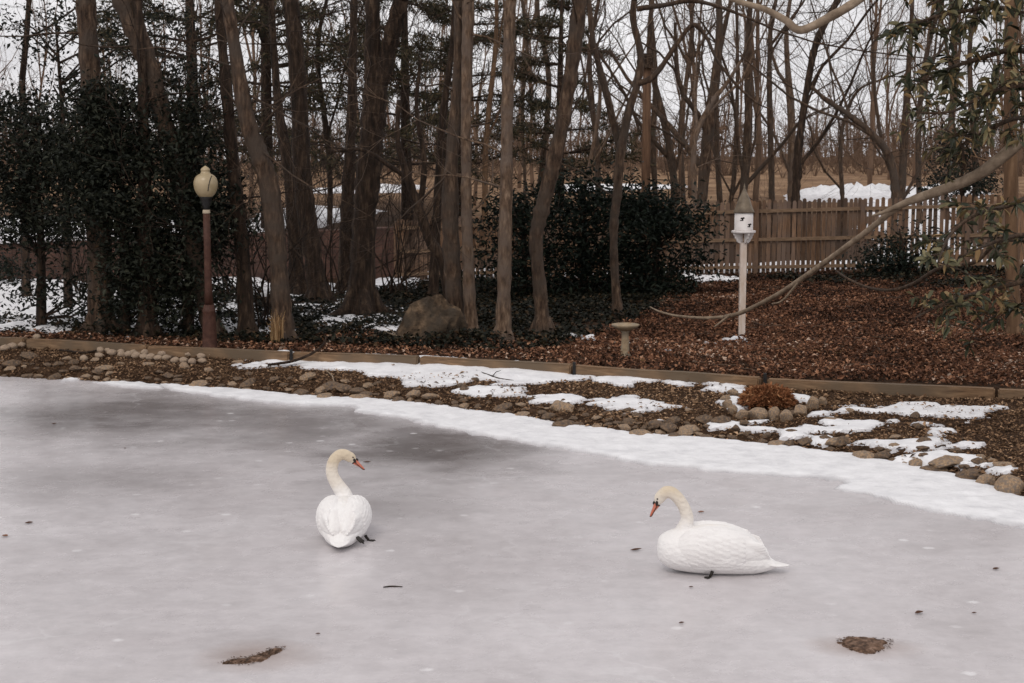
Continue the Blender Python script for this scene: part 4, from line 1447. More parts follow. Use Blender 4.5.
# broadleaf evergreens on the left: clumps of small glossy leaves on real limbs
def evergreen(name, label, cat, foot, Y, blobs, leaf, mat, per=70, aspect=0.5, barkmat='bark_dark', group=None, six=False, spread=0.22, seed=0, droop=0.1, dense=1.0):
    """blobs: (px, py, rx, ry, n clumps, depth) in picture units, made into real clumps round the stem"""
    rg = np.random.default_rng(seed)
    x0 = (foot - 512) / F * Y
    b = np.array([x0, Y, float(ground(x0, Y))])
    root = thing(name, label, cat, b, group)
    st, fo = MB(), MB()
    k = 1 / pxm(Y)
    top = min(p[1] - p[3] for p in blobs)
    ztop = at_y(foot, top, Y)[2] - 0.25
    main = np.array([b + [0, 0, -.2], b + [0.05, 0, (ztop - b[2]) * .5], [b[0] - .03, Y, ztop]])
    tube(st, spline(main, 8), np.linspace(0.085, 0.015, 8), 7)
    cc = []
    for (px, py, rx, ry, n, dep) in blobs:
        c0 = at_y(px, py, Y)
        for _ in range(n):
            u = rg.normal(size=3)
            u = u / np.linalg.norm(u) * rg.uniform(.35, 1.0) ** .6
            q = c0 + u * np.array([rx * k, dep, ry * k])
            if q[2] < ground(q[0], q[1]) + .08:
                q[2] = ground(q[0], q[1]) + .08 + rg.uniform(0, .1)
            cc.append(q)
            s = np.array([b[0], Y, np.clip(q[2] - abs(q[0] - b[0]) * .5 - .2, b[2] + .15, ztop)])
            if rg.random() < .6:
                tube(st, [s, (s + q) / 2 + rg.normal(size=3) * .08, q], [.022, .014, .005], 4, cap=False)
    cc = np.array(cc)
    per = int(per * dense)
    c = np.repeat(cc, per, 0) + rng.normal(size=(len(cc) * per, 3)) * np.array([spread, spread, spread * .62])
    c[:, 2] = np.maximum(c[:, 2], ground(c[:, 0], c[:, 1]) + .02)
    tone = np.repeat(rng.uniform(-.34, .22, len(cc)), per)
    leaves(fo, c, leaf, aspect, 0.35, droop, six=six, tint=np.clip(rng.uniform(0, .86, len(c)) + tone, 0, .9) + (rng.random(len(c)) < .012) * .1)
    obj('trunk', st, MAT[barkmat], root)
    obj('crown', fo, MAT[mat], root, smooth_=False)
    return root


HG = 'broadleaf evergreens on the left'
evergreen('holly_tree', 'dark holly filling the left edge, snow showing beneath its skirts', 'tree', 38, 20.6, [(15, 150, 45, 55, 34, .9), (50, 190, 45, 55, 30, .9), (10, 215, 30, 25, 12, .7), (20, 116, 40, 18, 9, .6), (45, 285, 34, 18, 5, .6), (85, 300, 20, 25, 6, .5)], .085, 'holly_leaf', group=HG, seed=1, dense=1.35)
evergreen('holly_tree', 'dense dark holly around the ivy clad trunk', 'tree', 122, 19.75, [(100, 135, 42, 40, 30, .6), (125, 178, 44, 50, 36, .7), (138, 240, 26, 46, 22, .5), (70, 200, 18, 40, 8, .5), (112, 104, 40, 20, 9, .5), (140, 300, 26, 30, 9, .5)], .085, 'holly_leaf', group=HG, seed=2, dense=1.75)
evergreen('holly_tree', 'dark evergreen mass directly behind the lamp post', 'tree', 186, 19.95, [(186, 178, 36, 48, 28, .6), (190, 235, 38, 55, 26, .8), (195, 125, 26, 22, 7, .5), (200, 80, 20, 20, 4, .5), (180, 300, 34, 30, 10, .6), (148, 250, 16, 50, 10, .4), (222, 215, 18, 40, 9, .5)], .085, 'holly_leaf', group=HG, seed=3, dense=1.8)
evergreen('holly_tree', 'airy tall holly with open sprays against the white sky', 'tree', 66, 23.5, [(62, 26, 22, 16, 4, .5), (38, 46, 18, 7, 3, .3), (112, 35, 20, 34, 6, .5), (78, 78, 26, 12, 4, .5), (12, 24, 14, 4, 2, .2), (158, 72, 24, 24, 5, .5), (170, 22, 22, 20, 5, .5)], .09, 'holly_leaf', per=50, group=HG, seed=4, dense=1.2)

SG = 'dark shrubs in front of the fence'
evergreen('rhododendron', 'dark shrub between the pale pair and the kinked tree', 'shrub', 522, 26.5, [(508, 205, 12, 22, 5, .4), (515, 235, 26, 40, 18, .7), (530, 270, 34, 30, 14, .7), (525, 210, 22, 16, 8, .5)], .115, 'shrub_leaf', per=60, aspect=.36, group=SG, seed=5, six=True, dense=1.1, spread=.34)
evergreen('rhododendron', 'dark shrub between the kinked tree and the slender arching tree', 'shrub', 582, 26.8, [(572, 186, 12, 18, 5, .4), (600, 192, 14, 14, 4, .4), (580, 225, 34, 40, 28, .8), (585, 270, 40, 30, 20, .8), (590, 200, 26, 14, 10, .5)], .115, 'shrub_leaf', per=60, aspect=.36, group=SG, seed=6, six=True, dense=1.1, spread=.34)
evergreen('rhododendron', 'broad dark shrub right of the slender arching tree', 'shrub', 654, 26.2, [(640, 192, 14, 12, 4, .4), (682, 222, 14, 16, 5, .5), (690, 252, 10, 14, 4, .4), (645, 235, 36, 40, 32, .9), (652, 275, 38, 26, 20, .9), (675, 215, 26, 18, 10, .6), (640, 205, 28, 16, 10, .6)], .115, 'shrub_leaf', per=60, aspect=.36, group=SG, seed=7, six=True, dense=1.2, spread=.27)
evergreen('ivy_shrub', 'small dark shrub against the fence under the long pale limb', 'shrub', 900, 28.3, [(895, 255, 34, 22, 16, .5), (880, 265, 26, 14, 8, .4), (930, 240, 18, 24, 7, .4)], .09, 'shrub_leaf', per=70, seed=8)
evergreen('evergreen_shrub', 'dark evergreen shrub beyond the fence above its pickets', 'shrub', 958, 38, [(955, 172, 30, 24, 16, .8), (975, 185, 26, 16, 8, .7), (935, 188, 18, 10, 5, .6), (955, 148, 14, 14, 5, .4)], .11, 'shrub_leaf', per=70, seed=9)
evergreen('evergreen_shrub', 'dim evergreen shrub by the wall near the left edge', 'shrub', 8, 30.5, [(8, 262, 14, 16, 8, .4)], .09, 'shrub_leaf', per=70, seed=10)

# bare twiggy shrubs
for k, (px, py, H, lab) in enumerate([(258, 330, 2.6, 'tangle of bare twigs right of the lamp post'), (330, 300, 2.6, 'bare twiggy shrub left of the thick forked trunk'), (395, 300, 2.4, 'bare twiggy shrub behind the boulder'),
                                      (230, 300, 3.0, 'bare twiggy shrub behind the lamp post'), (78, 296, 2.2, 'pale bare shrub in front of the red brown wall')]):
    g = G(px, py)
    rg = np.random.default_rng(300 + k)
    mb = MB()
    for j in range(11):
        d = unit(np.array([rg.normal() * .45, rg.normal() * .45, 1]))
        grow(mb, g + np.array([rg.normal() * .1, rg.normal() * .1, -.05]), d, .018, H * rg.uniform(.6, 1), 2, rg, 4, kids=(3, 6), wander=.2)
    tag(obj('bare_shrub', mb, MAT['bark_brown' if k == 5 else 'bark_dark'], origin=g), lab, 'shrub', 'bare twiggy shrubs among the trunks')


# ------------------------------------------------------------------ magnolia at the right with its long pale limb
def build_magnolia():
    Y = 14.6
    x0 = (1110 - 512) / F * Y
    b = np.array([x0, Y, float(ground(x0, Y))])
    root = thing('magnolia_tree', 'magnolia reaching in from the right with large leaves and a long pale limb', 'tree', b)
    rg = np.random.default_rng(12)
    st, fo = MB(), MB()
    main = [b + [0, 0, -.2], b + [.05, .05, 2.0], b + [-.05, .1, 4.2], b + [0.1, 0, 6.5]]
    tube(st, spline(main, 14), np.linspace(.17, .07, 14), 12, wob=.03)
    obj('trunk', st, MAT['pale_limb'], root)

    def limb(pts, depths, join=None, sides=8):
        P = []
        for (px, py, w), yy in zip(pts, depths):
            q = at_y(px, py, yy)
            P.append([*q, w / 2 / pxm(yy)])
        if join is not None:
            P = [[*join, P[0][3] * 1.25]] + P
        return spline(P, len(P) * 6)
    m = MB()
    L1 = limb([(1060, 105, 14), (1024, 138, 13), (985, 170, 12), (958, 184, 11), (930, 194, 10), (905, 203, 7), (884, 212, 4), (872, 216, 2)], [14.6, 14.7, 14.9, 15.1, 15.3, 15.5, 15.6, 15.7], join=b + [-.02, .05, 3.0])
    tube(m, L1[:, :3], L1[:, 3], 9, wob=.03)
    L2 = limb([(918, 197, 8), (895, 209, 7), (870, 229, 6), (835, 255, 6), (800, 280, 5.5), (775, 296, 5), (743, 312, 4.5), (725, 317, 4.5)], [15.4, 15.6, 15.9, 16.5, 17.2, 17.8, 18.6, 19.0])
    tube(m, L2[:, :3], L2[:, 3], 8, wob=.03)
    L3 = limb([(725, 317, 4), (705, 318, 3.5), (688, 317, 3), (672, 315, 2.5), (658, 311, 2), (650, 307, 1.5)], [19.0, 19.2, 19.5, 19.8, 20.1, 20.4])
    tube(m, L3[:, :3], L3[:, 3], 6)
    for pts in ([(730, 315, 3), (722, 321, 2.5), (714, 327, 1.5)], [(800, 280, 3), (783, 300, 2.5), (772, 304, 1.5)]):
        T = limb(pts, [18.6, 18.6, 18.6] if pts[0][0] < 760 else [17.2, 17.4, 17.6])
        tube(m, T[:, :3], T[:, 3], 5)
    obj('long_limb', m, MAT['pale_limb'], root)
    m = MB()
    L4 = limb([(1010, 240, 4), (975, 262, 4), (940, 268, 4), (915, 283, 4), (893, 290, 3.5), (870, 288, 3), (850, 280, 2.5), (836, 271, 2)], [14.8, 15.2, 15.7, 16.2, 16.6, 17, 17.3, 17.6], join=b + [0, .05, 1.5])
    tube(m, L4[:, :3], L4[:, 3], 6)
    L5 = limb([(1060, -120, 12), (960, -70, 11), (890, -25, 10), (858, 0, 9), (830, 17, 9), (801, 30, 8), (785, 20, 7), (764, 9, 6), (735, 0, 5), (700, -20, 4)], [14.6, 14.2, 14, 13.9, 13.9, 13.9, 13.9, 13.9, 13.9, 13.9], join=b + [-.03, .08, 4.6])
    m5 = MB()
    tube(m5, L5[:, :3], L5[:, 3], 8, wob=.03)
    obj('upper_limb', m5, MAT['pale_limb'], root)
    L6 = limb([(965, 170, 3.5), (962, 150, 3), (955, 130, 2.5), (952, 100, 2)], [15, 14.9, 14.8, 14.7])
    tube(m, L6[:, :3], L6[:, 3], 5)
    # leafy limbs
    arms = []
    for pts in ([(1050, 20, 6), (1000, 8, 5), (960, 12, 4), (925, 20, 3), (905, 30, 2)], [(1060, 60, 7), (1015, 50, 6), (975, 60, 5), (945, 70, 3), (925, 82, 2)],
                [(1060, 90, 7), (1020, 85, 6), (985, 95, 4), (950, 112, 3), (905, 112, 2)], [(1050, 190, 6), (1010, 205, 5), (975, 215, 4), (950, 235, 3), (938, 262, 2)],
                [(1050, 275, 6), (1010, 285, 5), (970, 295, 4), (940, 305, 3), (915, 318, 2)], [(1060, 240, 6), (1025, 235, 5), (1000, 240, 4), (975, 250, 2)],
                [(1060, 300, 6), (1030, 305, 4), (1005, 310, 3), (975, 330, 2)], [(1060, -20, 6), (1010, -15, 5), (960, -8, 4), (930, 5, 2)], [(1060, 130, 6), (1020, 118, 5), (985, 132, 3), (955, 148, 2)]):
        jz = CAM_H + (HOR - pts[0][1]) / F * Y
        A_ = limb(pts, np.linspace(14.5, 14.5 + rg.uniform(-1.2, .9), len(pts)), join=b + [0, .05, max(.4, jz - b[2])])
        tube(m, A_[:, :3], A_[:, 3], 6)
        arms.append(A_)
    obj('limb', m, MAT['bark_brown'], root)
    cs, ds = [], []
    tw = MB()
    for A_ in arms:
        n = len(A_)
        low = A_[n // 2, 2] < CAM_H - .25
        for _ in range(17 if low else 32):
            i = rg.integers(n // 3, n)
            e = unit(rg.normal(size=3) * np.array([.9, .8, .6]) + np.array([-.35, 0, -.1]))
            q0 = A_[i][:3]
            q1 = q0 + e * rg.uniform(.15, .5)
            tube(tw, [q0, (q0 + q1) / 2 + [0, 0, .02], q1], [.006, .005, .003], 4, cap=False)
            m_ = rg.integers(7, 13)
            t = rg.uniform(.45, 1, m_)
            cs.append(q0 + (q1 - q0) * t[:, None])
            ds.append(unit(e * .7 + rg.normal(size=(m_, 3)) * .75 + np.array([0, 0, -.25])))
    leaves(fo, np.concatenate(cs), .125, .33, .35, dirs=np.concatenate(ds), six=True, fold=.18)
    obj('twigs', tw, MAT['bark_brown'], root)['kind'] = 'stuff'
    obj('foliage', fo, MAT['magnolia_leaf'], root)


build_magnolia()

# ------------------------------------------------------------------ boulder, stones
from mathutils import noise as mnoise


def rock_mesh(name, seed, flat=0.6, rough=0.22, sub=3, cut=0.7):
    bm = bmesh.new()
    bmesh.ops.create_icosphere(bm, subdivisions=sub, radius=1)
    rg = np.random.default_rng(seed)
    planes = [(unit(rg.normal(size=3)), rg.uniform(cut, .95)) for _ in range(14)]
    for v in bm.verts:
        p = np.array(v.co)
        if cut < .8:
            p = p * (1 + rough * mnoise.fractal(Vector(p * 1.5 + seed * 3.7), .6, 2.0, 4))
        for nrm, d in planes:
            k = p.dot(nrm) - d
            if k > 0:
                p = p - nrm * k * (.97 if cut < .8 else .85)
        f = 1 + (rough if cut >= .8 else .035) * mnoise.fractal(Vector(p * 1.5 + seed * 3.7), .6, 2.0, 4)
        p = p * f
        v.co = (p[0], p[1], p[2] * flat)
    me = bpy.data.meshes.new(name)
    bm.to_mesh(me)
    bm.free()
    me.polygons.foreach_set('use_smooth', np.full(len(me.polygons), True))
    if cut < .8:
        me.polygons.foreach_set('use_smooth', np.full(len(me.polygons), seed > 90))
    return me


flat_m = [rock_mesh('shore_stone', s, .42, .25) for s in range(5)]
ang_m = [rock_mesh('shore_stone', 20 + s, .68, .28, cut=.55) for s in range(5)]
rnd_m = [rock_mesh('cobble', 40 + s, .78, .12, cut=.88) for s in range(5)]
blk_m = [rock_mesh('ring_stone', 60 + s, .8, .16, cut=.66) for s in range(5)]
_mcache = {}


def with_mat(me, mat):
    key = (me.name, mat)
    if key not in _mcache:
        c = me.copy()
        c.materials.clear()
        c.materials.append(MAT[mat])
        _mcache[key] = c
    return _mcache[key]


def stone(px, py, w, h, me, mat, label, group=None, cat='stone', name='shore_stone', z=None, sink=.3):
    """w, h: size in the picture; py is its middle"""
    g = G(px, py + h * .35)
    k = 1 / pxm(g[1])
    o = bpy.data.objects.new(name, with_mat(me, mat))
    C.objects.link(o)
    sx = w * k / 2
    sz = max(h * k * .62, .02)
    flat = max(abs(v.co.z) for v in me.vertices)
    zg = max(g[2], 0.0) if z is None else z
    o.scale = (sx, sx * R.uniform(.65, .95), sz / flat * .8)
    o.location = (g[0], g[1] + sx * .3, zg + sz * (.8 - 2 * sink * .8))
    t = .35 if 'angular' in label else .12
    o.rotation_euler = (R.uniform(-t, t), R.uniform(-t, t), R.uniform(-.8, .8))
    tag(o, label, cat, group)
    return o


# big boulder under the trees
me = rock_mesh('boulder', 101, .9, .26, 5, .55)
for v in me.vertices:                                  # ridge to the right of the middle, long slope to the left
    z = v.co.z
    v.co.x += .38 * (z > -1) * max(z, 0)
    v.co.x *= 1 - .42 * max(0, z)
    v.co.z *= 1 - .25 * max(0, abs(v.co.x - .2) - .5)
me.materials.append(MAT['boulder'])
g = G(424, 343)
o = bpy.data.objects.new('boulder', me)
C.objects.link(o)
k = 1 / pxm(g[1])
o.scale = (40 * k, 32 * k, 60 * k)
o.location = (g[0], g[1] + 22 * k, g[2] + 2 * k)
tag(o, 'large grey brown boulder under the trees behind the timber edging', 'boulder')

WHERE = [(-50, 60, 'at the far left of the shore'), (60, 130, 'below the left end of the cobble row'), (130, 200, 'on the shore left of the lamp post'), (200, 262, 'on the shore under the lamp post'),
         (262, 330, 'on the shore beside the leaning dark stick'), (330, 400, 'on the shore above the left swan'), (400, 470, 'on the shore below the boulder'), (470, 540, 'on the shore below the pale pair of trunks'),
         (540, 610, 'on the shore below the kinked tree'), (610, 680, 'on the shore under the bird bath'), (680, 745, 'on the snowy shore above the right swan'), (745, 830, 'on the shore below the stone ring'),
         (830, 900, 'in the snowy shore right of the stone ring'), (900, 1100, 'on the snowy shore near the right edge')]
rs = np.random.default_rng(23)
placed = []
for k in range(420):
    px = rs.uniform(-20, 760) if k < 350 else rs.uniform(760, 1010)
    line = float(np.interp(px, [-50, 0, 60, 165, 250, 340, 400, 450, 500, 560, 640, 700, 760, 850, 930, 1000], [377, 376, 378, 384, 390, 398, 402, 408, 413, 424, 434, 437, 443, 454, 468, 486]))
    wid = float(np.interp(px, [0, 250, 400, 560, 700, 900], [18, 14, 14, 22, 16, 30]))
    off = abs(rs.normal()) * .62
    py = line - 2 + (2.5 if rs.random() < .3 else 0) - off * wid
    big = rs.random() < .3
    w = rs.uniform(14, 24) if big else rs.uniform(7, 14)
    if px > 560:
        w *= 1.15
    if len(placed) > 205 or any(abs(px - a) < (w + c) * .34 and abs(py - b) < 3.2 for a, b, c in placed):
        continue
    placed.append((px, py, w))
    sh = rs.choice(['flat', 'angular', 'angular'])
    h = w * (rs.uniform(.28, .42) if sh == 'flat' else rs.uniform(.42, .66))
    tone = rs.choice(['brown', 'brown', 'tan'])
    where = next(l for a, b, l in WHERE if a <= px < b)
    lab = f"{'large' if w > 14 else 'small'} {sh} {tone} stone {where}"
    stone(px, py, w, h, (flat_m if sh == 'flat' else ang_m)[rs.integers(0, 5)], 'stone_' + tone, lab, 'shore stones: ' + lab)
for (px, py, w, h, sh, tone, lab) in [
        (1011, 484, 33, 27, 'r', 'tan', 'big rounded tan stone at the right edge of the picture'),
        (968, 478, 32, 17, 'a', 'brown', 'dark edged stone left of the big rounded stone at the right edge'),
        (937, 472, 31, 11, 'f', 'brown', 'low brown slab between two larger stones near the right edge'),
        (949, 461, 38, 13, 'f', 'tan', 'broad pale flat slab with snow below it near the right edge'),
        (917, 465, 17, 17, 'a', 'tan', 'upright tan stone left of the broad pale slab'),
        (866, 456, 30, 16, 'a', 'tan', 'rough tan stone right of centre in the shore snow'),
        (838, 441, 34, 9, 'f', 'tan', 'flat tan slab with snow around it below the stone ring'),
        (779, 443, 30, 8, 'f', 'tan', 'flat tan slab just below the stone ring'),
        (806, 441, 20, 8, 'f', 'brown', 'flat brown slab beside the tan slabs below the stone ring'),
        (640, 436, 27, 9, 'f', 'tan', 'oval flat stone jutting into the shore snow under the bird bath'),
        (565, 427, 30, 12, 'a', 'brown', 'wide wet brown stone at the snow edge below the kinked tree'),
        (676, 436, 22, 8, 'f', 'brown', 'thin brown slab right of the oval flat stone'),
        (705, 439, 16, 9, 'a', 'brown', 'squat brown stone at the snow edge above the right swan'),
        (324, 398, 22, 9, 'f', 'tan', 'reddish flat stone at the snow edge left of the swan head'),
        (332, 386, 24, 10, 'f', 'brown', 'broad flat stone perched above the reddish flat stone'),
        (398, 400, 16, 10, 'a', 'brown', 'dark stone at the snow edge above the swan beak')]:
    stone(px, py, w, h, {'r': rnd_m, 'a': ang_m, 'f': flat_m}[sh][R.randrange(5)], 'stone_' + tone, lab, 'shore stones standing out singly')

RING = [(733, 393, 11, 6, 'small tan stone at the back left of the stone ring, touching snow'), (726, 399, 12, 6, 'flat pale stone at the far left of the ring'), (727.5, 404.5, 10, 9, 'pale stone at the left side of the ring beside a snow patch'),
        (733, 410.5, 11, 9, 'tan stone at the left front of the ring, before the long one'), (742.5, 415, 14.5, 9, 'oblong tan stone left of the longest ring stone'), (758.5, 414.5, 20, 11, 'longest ring stone, flat topped, in front of the rusty plant'),
        (774.5, 414.5, 13, 12.5, 'pale squarish ring stone right of the longest one'), (786.5, 416.5, 12, 12, 'tilted grey ring stone at the front right'), (801, 410.5, 16, 10, 'long tan stone at the right side of the ring'),
        (813, 403.5, 13, 12.5, 'round tan stone high on the right side of the ring'), (822.5, 401.5, 10, 8, 'brown stone at the far right end of the ring')]
for px, py, w, h, lab in RING:
    stone(px, py, w * 1.12, h * 1.35, blk_m[R.randrange(5)], 'stone_tan', lab, 'stones ringing the rusty plant', name='ring_stone', sink=.15)

COB = [(395, 80), (430, 80), (475, 72), (525, 75), (570, 75), (390, 101), (440, 90), (478, 97), (506, 97), (536, 100), (565, 105), (592, 107), (622, 110), (654, 110), (690, 120), (722, 120), (756, 125), (796, 122), (835, 97), (790, 90), (745, 82), (640, 80), (330, 112),
       (18, 72), (48, 65), (85, 60), (112, 38), (145, 48)]
rc = np.random.default_rng(3)
for i, (a, b) in enumerate(COB):
    px, py = a / 3.94, 330 + b / 3.94
    where = ('in the short run at the left end of the shore' if i >= 23 else 'at the left end of the cobble row' if px < 112 else 'in the middle of the cobble row' if px < 160 else 'in the cobble row left of the lamp foot' if px < 192 else 'in the cobble row beside the lamp foot')
    tone = 'white' if i in (6, 1) else ('pale' if rc.random() < .7 else 'pinkish')
    row = 'back' if b < 95 and i < 23 else 'front'
    lab = f'{tone} rounded cobble {where}, {row} row'
    stone(px, py, rc.uniform(8.5, 11.5), rc.uniform(6, 8), rnd_m[i % 5], 'stone_pale', lab, 'cobbles: ' + lab, name='cobble', cat='cobble', sink=.15)

# the rusty dried plant inside the ring
g = G(769, 408)
mb = MB()
k = 1 / pxm(g[1])
n = 3600
th, rr = rng.uniform(0, 6.28, n), np.sqrt(rng.random(n))
hx, hy = 27 * k * rr * np.cos(th), 20 * k * rr * np.sin(th)
ht = 22 * k * np.sqrt(np.clip(1 - rr ** 2, 0, 1)) * (1 + .35 * fbm(hx * 9, hy * 9, 91))
c = np.stack([g[0] + hx, g[1] + .12 + hy, g[2] + ht * rng.uniform(.35, 1, n)], -1)
dr = unit(np.stack([hx * 3, hy * 3, .35 + 0 * hx], -1) + rng.normal(size=(n, 3)) * .5)
leaves(mb, c, .06, .28, .3, dirs=dr, tint=np.clip(rng.beta(2, 2, n) + .2 * fbm(hx * 12, hy * 12, 92), 0, 1))
for j in range(120):
    a = rng.uniform(0, 6.28)
    r_ = rng.uniform(0, 1)
    p0 = g + np.array([8 * k * r_ * math.cos(a), .12 + 6 * k * r_ * math.sin(a), -.02])
    p1 = g + np.array([26 * k * r_ * math.cos(a), .12 + 19 * k * r_ * math.sin(a), 23 * k * math.sqrt(max(.05, 1 - r_ ** 2))])
    tube(mb, [p0, (p0 + p1) / 2 + [0, 0, .05], p1], [.004, .003, .002], 3, tint=rng.uniform(.5, 1), cap=False)
tag(obj('dried_plant', mb, MAT['rust_plant'], origin=g, smooth_=False), 'rusty orange dried mound of a plant inside the stone ring', 'plant')


def tuft(px, py, w, h, n, label, name='dry_grass', droop=.3):
    g = G(px, py)
    k = 1 / pxm(g[1])
    mb = MB()
    for j in range(n):
        a = rng.uniform(0, 6.28)
        p0 = g + np.array([rng.normal() * w * k * .22, rng.normal() * w * k * .2, -.02])
        e = np.array([math.cos(a) * w * k * .4, math.sin(a) * w * k * .4, h * k * rng.uniform(.5, 1)])
        tube(mb, [p0, p0 + e * [.35, .35, .7], p0 + e * [1, 1, 1 - droop * rng.random()]], [.004, .003, .0015], 3, tint=rng.random(), cap=False)
    tag(obj(name, mb, MAT['straw'], origin=g, smooth_=False), label, 'dry grass')


tuft(277, 345, 14, 40, 90, 'pale dry grass blades at the foot of the greyish curved trunk')
tuft(786, 349, 40, 5, 420, 'flattened straw coloured grass mat right of the birdhouse post', droop=.9)
tuft(830, 352, 30, 4, 160, 'thin straw coloured grass patch on the leaf litter', droop=.9)
tuft(640, 362, 8, 7, 30, 'tiny dry grass tuft beside the bird bath foot')


# loose sticks
def stick(pts, label, mat='bark_dark', lift=.03, cat='branch', fork=()):
    P = []
    for j, (px, py, w) in enumerate(pts):
        g = G(px, py)
        P.append([g[0], g[1], max(g[2], 0) + lift, w / 2 / pxm(g[1])])
    S = spline(P, len(P) * 4)
    mb = MB()
    tube(mb, S[:, :3], S[:, 3], 6, wob=.05)
    for (i, dx, dy, dz) in fork:
        s = S[i]
        tube(mb, [s[:3], s[:3] + np.array([dx, dy, dz]) * .5 + [0, 0, .02], s[:3] + [dx, dy, dz]], [s[3] * .7, s[3] * .5, .003], 4)
    o = s0 = S[len(S) // 2][:3]
    tag(obj('fallen_stick', mb, MAT[mat], origin=o), label, cat)


g0 = G(300, 366)
kk = 1 / pxm(g0[1])
mb = MB()
S = spline([[g0[0] - 32 * kk, g0[1] - .05, g0[2] + .02, .018], [g0[0] - 8 * kk, g0[1], g0[2] + .06, .02], [g0[0] + 10 * kk, g0[1] + .05, g0[2] + .14, .018], [g0[0] + 22 * kk, g0[1] + .15, g0[2] + .25, .014], [g0[0] + 25 * kk, g0[1] + .2, g0[2] + .36, .009]], 18)
tube(mb, S[:, :3], S[:, 3], 6)
tag(obj('fallen_stick', mb, MAT['bark_dark'], origin=S[8][:3]), 'dark curved stick leaning on the timber edging below the forked trunk', 'branch')
stick([(384, 337, 1.8), (400, 342, 2), (430, 343, 2.2), (452, 341, 2), (470, 336, 1.6), (486, 338, 1)], 'thin pale branch lying at the foot of the boulder', 'pale_limb', .08, fork=[(12, .25, .3, .12), (4, -.2, .2, .1)])
stick([(476, 373, 1.6), (490, 378, 1.8), (500, 381, 1.4), (514, 383, .8)], 'short dark twig lying on the bank snow below the pale pair', fork=[(6, .1, .12, .05)])
stick([(325, 372, 1.4), (332, 378, 1.6), (334, 384, 1.2)], 'bent pale root sticking from the mulch above the left swan', 'pale_limb', .03)
stick([(384, 642, 1.2), (392, 641, 1.6), (403, 641.5, .9)], 'tiny dark twig on the ice below the left swan', lift=.006)
stick([(778, 513, 1.2), (777, 507, 1.5), (779, 503, 1.5), (786, 501, .8)], 'small hooked twig on the ice near the shore snow', lift=.008)
stick([(752, 508.5, 1.0), (758, 508, 1.3), (764, 508.5, .7)], 'short straight twig on the ice left of the hooked twig', lift=.006)
stick([(60, 352, 2), (85, 350, 2.4), (102, 347, 1.6)], 'dim stick lying on the mulch at the left shore', lift=.03)

# leaves and dirt on the ice
LEAF = [(367, 463, .075, 'dark curled leaf on the ice at the left swan\'s beak'), (636, 551, .085, 'long brown leaf on the ice left of the right swan'), (681.5, 624, .035, 'tiny brown leaf on the ice below the right swan'),
        (29, 524, .06, 'brown leaf on the ice near the left edge'), (5, 537, .06, 'pale tan leaf on the ice at the left edge'), (701, 513, .05, 'orange brown leaf on the ice behind the right swan\'s neck'),
        (919, 614, .06, 'grey leaf crumb on the ice above the right dirt clump'), (974, 614, .03, 'tiny dark fleck on the ice near the right edge'), (54, 424.5, .05, 'dark leaf on the dark ice near the left shore'),
        (996, 570, .05, 'thin dark leaf on the ice at the far right'), (318, 635, .03, 'tiny dark fleck on the ice right of the left dirt clump'), (691, 588, .03, 'dark speck on the ice just below the right swan'), (125, 449, .03, 'dark speck on the grey ice at the left')]
for px, py, L, lab in LEAF:
    w = at_z(px, py)
    mb = MB()
    a = R.uniform(-.5, .5)
    d = np.array([math.cos(a), math.sin(a), .0])
    s = np.array([-d[1], d[0], 0])
    nn = 7
    v, q = [], []
    for i in range(nn):
        t = i / (nn - 1)
        wd = L * (.17 if L > .07 else .26) * math.sin(math.pi * min(max(t, .03), .97)) ** .8
        c = w + d * L * (t - .5) + [0, 0, .006 + L * .30 * (t - .4) ** 2]
        v += [c + s * wd + [0, 0, wd * .7], c, c - s * wd + [0, 0, wd * .5]]
    for i in range(nn - 1):
        q += [[i * 3, i * 3 + 1, i * 3 + 4, i * 3 + 3], [i * 3 + 1, i * 3 + 2, i * 3 + 5, i * 3 + 4]]
    mb.add(v, q, tint=.6 if 'tan' in lab or 'orange' in lab else .25)
    tag(obj('fallen_leaf', mb, MAT['litter'], origin=w), lab, 'leaf', 'single leaves and flecks on the ice')

CL = [([(216, 664), (232, 658), (250, 656), (268, 649), (288, 645), (280, 654), (262, 662), (246, 666), (228, 665)], 'elongated dark dirt clump frozen in the ice, pointed at its right end'),
      ([(834, 639), (850, 637), (872, 638), (893, 640), (890, 648), (878, 654), (862, 655), (846, 649)], 'wedge shaped grey brown dirt clump frozen in the ice')]
MAT['dirt'] = noisy('frozen_dirt', [(0.34, (0.022, 0.013, 0.010)), (0.5, (0.10, 0.064, 0.050)), (0.68, (0.23, 0.165, 0.145))], 34, bump=0.8, bdist=.01)
for kx, (pts, lab) in enumerate(CL):
    P = np.array([at_z(*p) for p in pts])
    mb = MB()
    sheet(mb, bb(P), .008, lambda x, y: sdist(P, x, y) - .012 + .055 * fbm(x * 18, y * 18, 55 + kx), lambda x, y: x * 0 - .003, .010, .03, lump=.018, dive=.004)
    ctr = P.mean(0)
    x, y = scatter(P, 260)
    leaves(mb, np.stack([x, y, np.full(len(x), .006)], -1), .016, .35, .95)
    tag(obj('dirt_clump', mb, MAT['dirt'], origin=(ctr[0], ctr[1], 0)), lab, 'dirt clump', 'dirt clumps frozen in the ice')


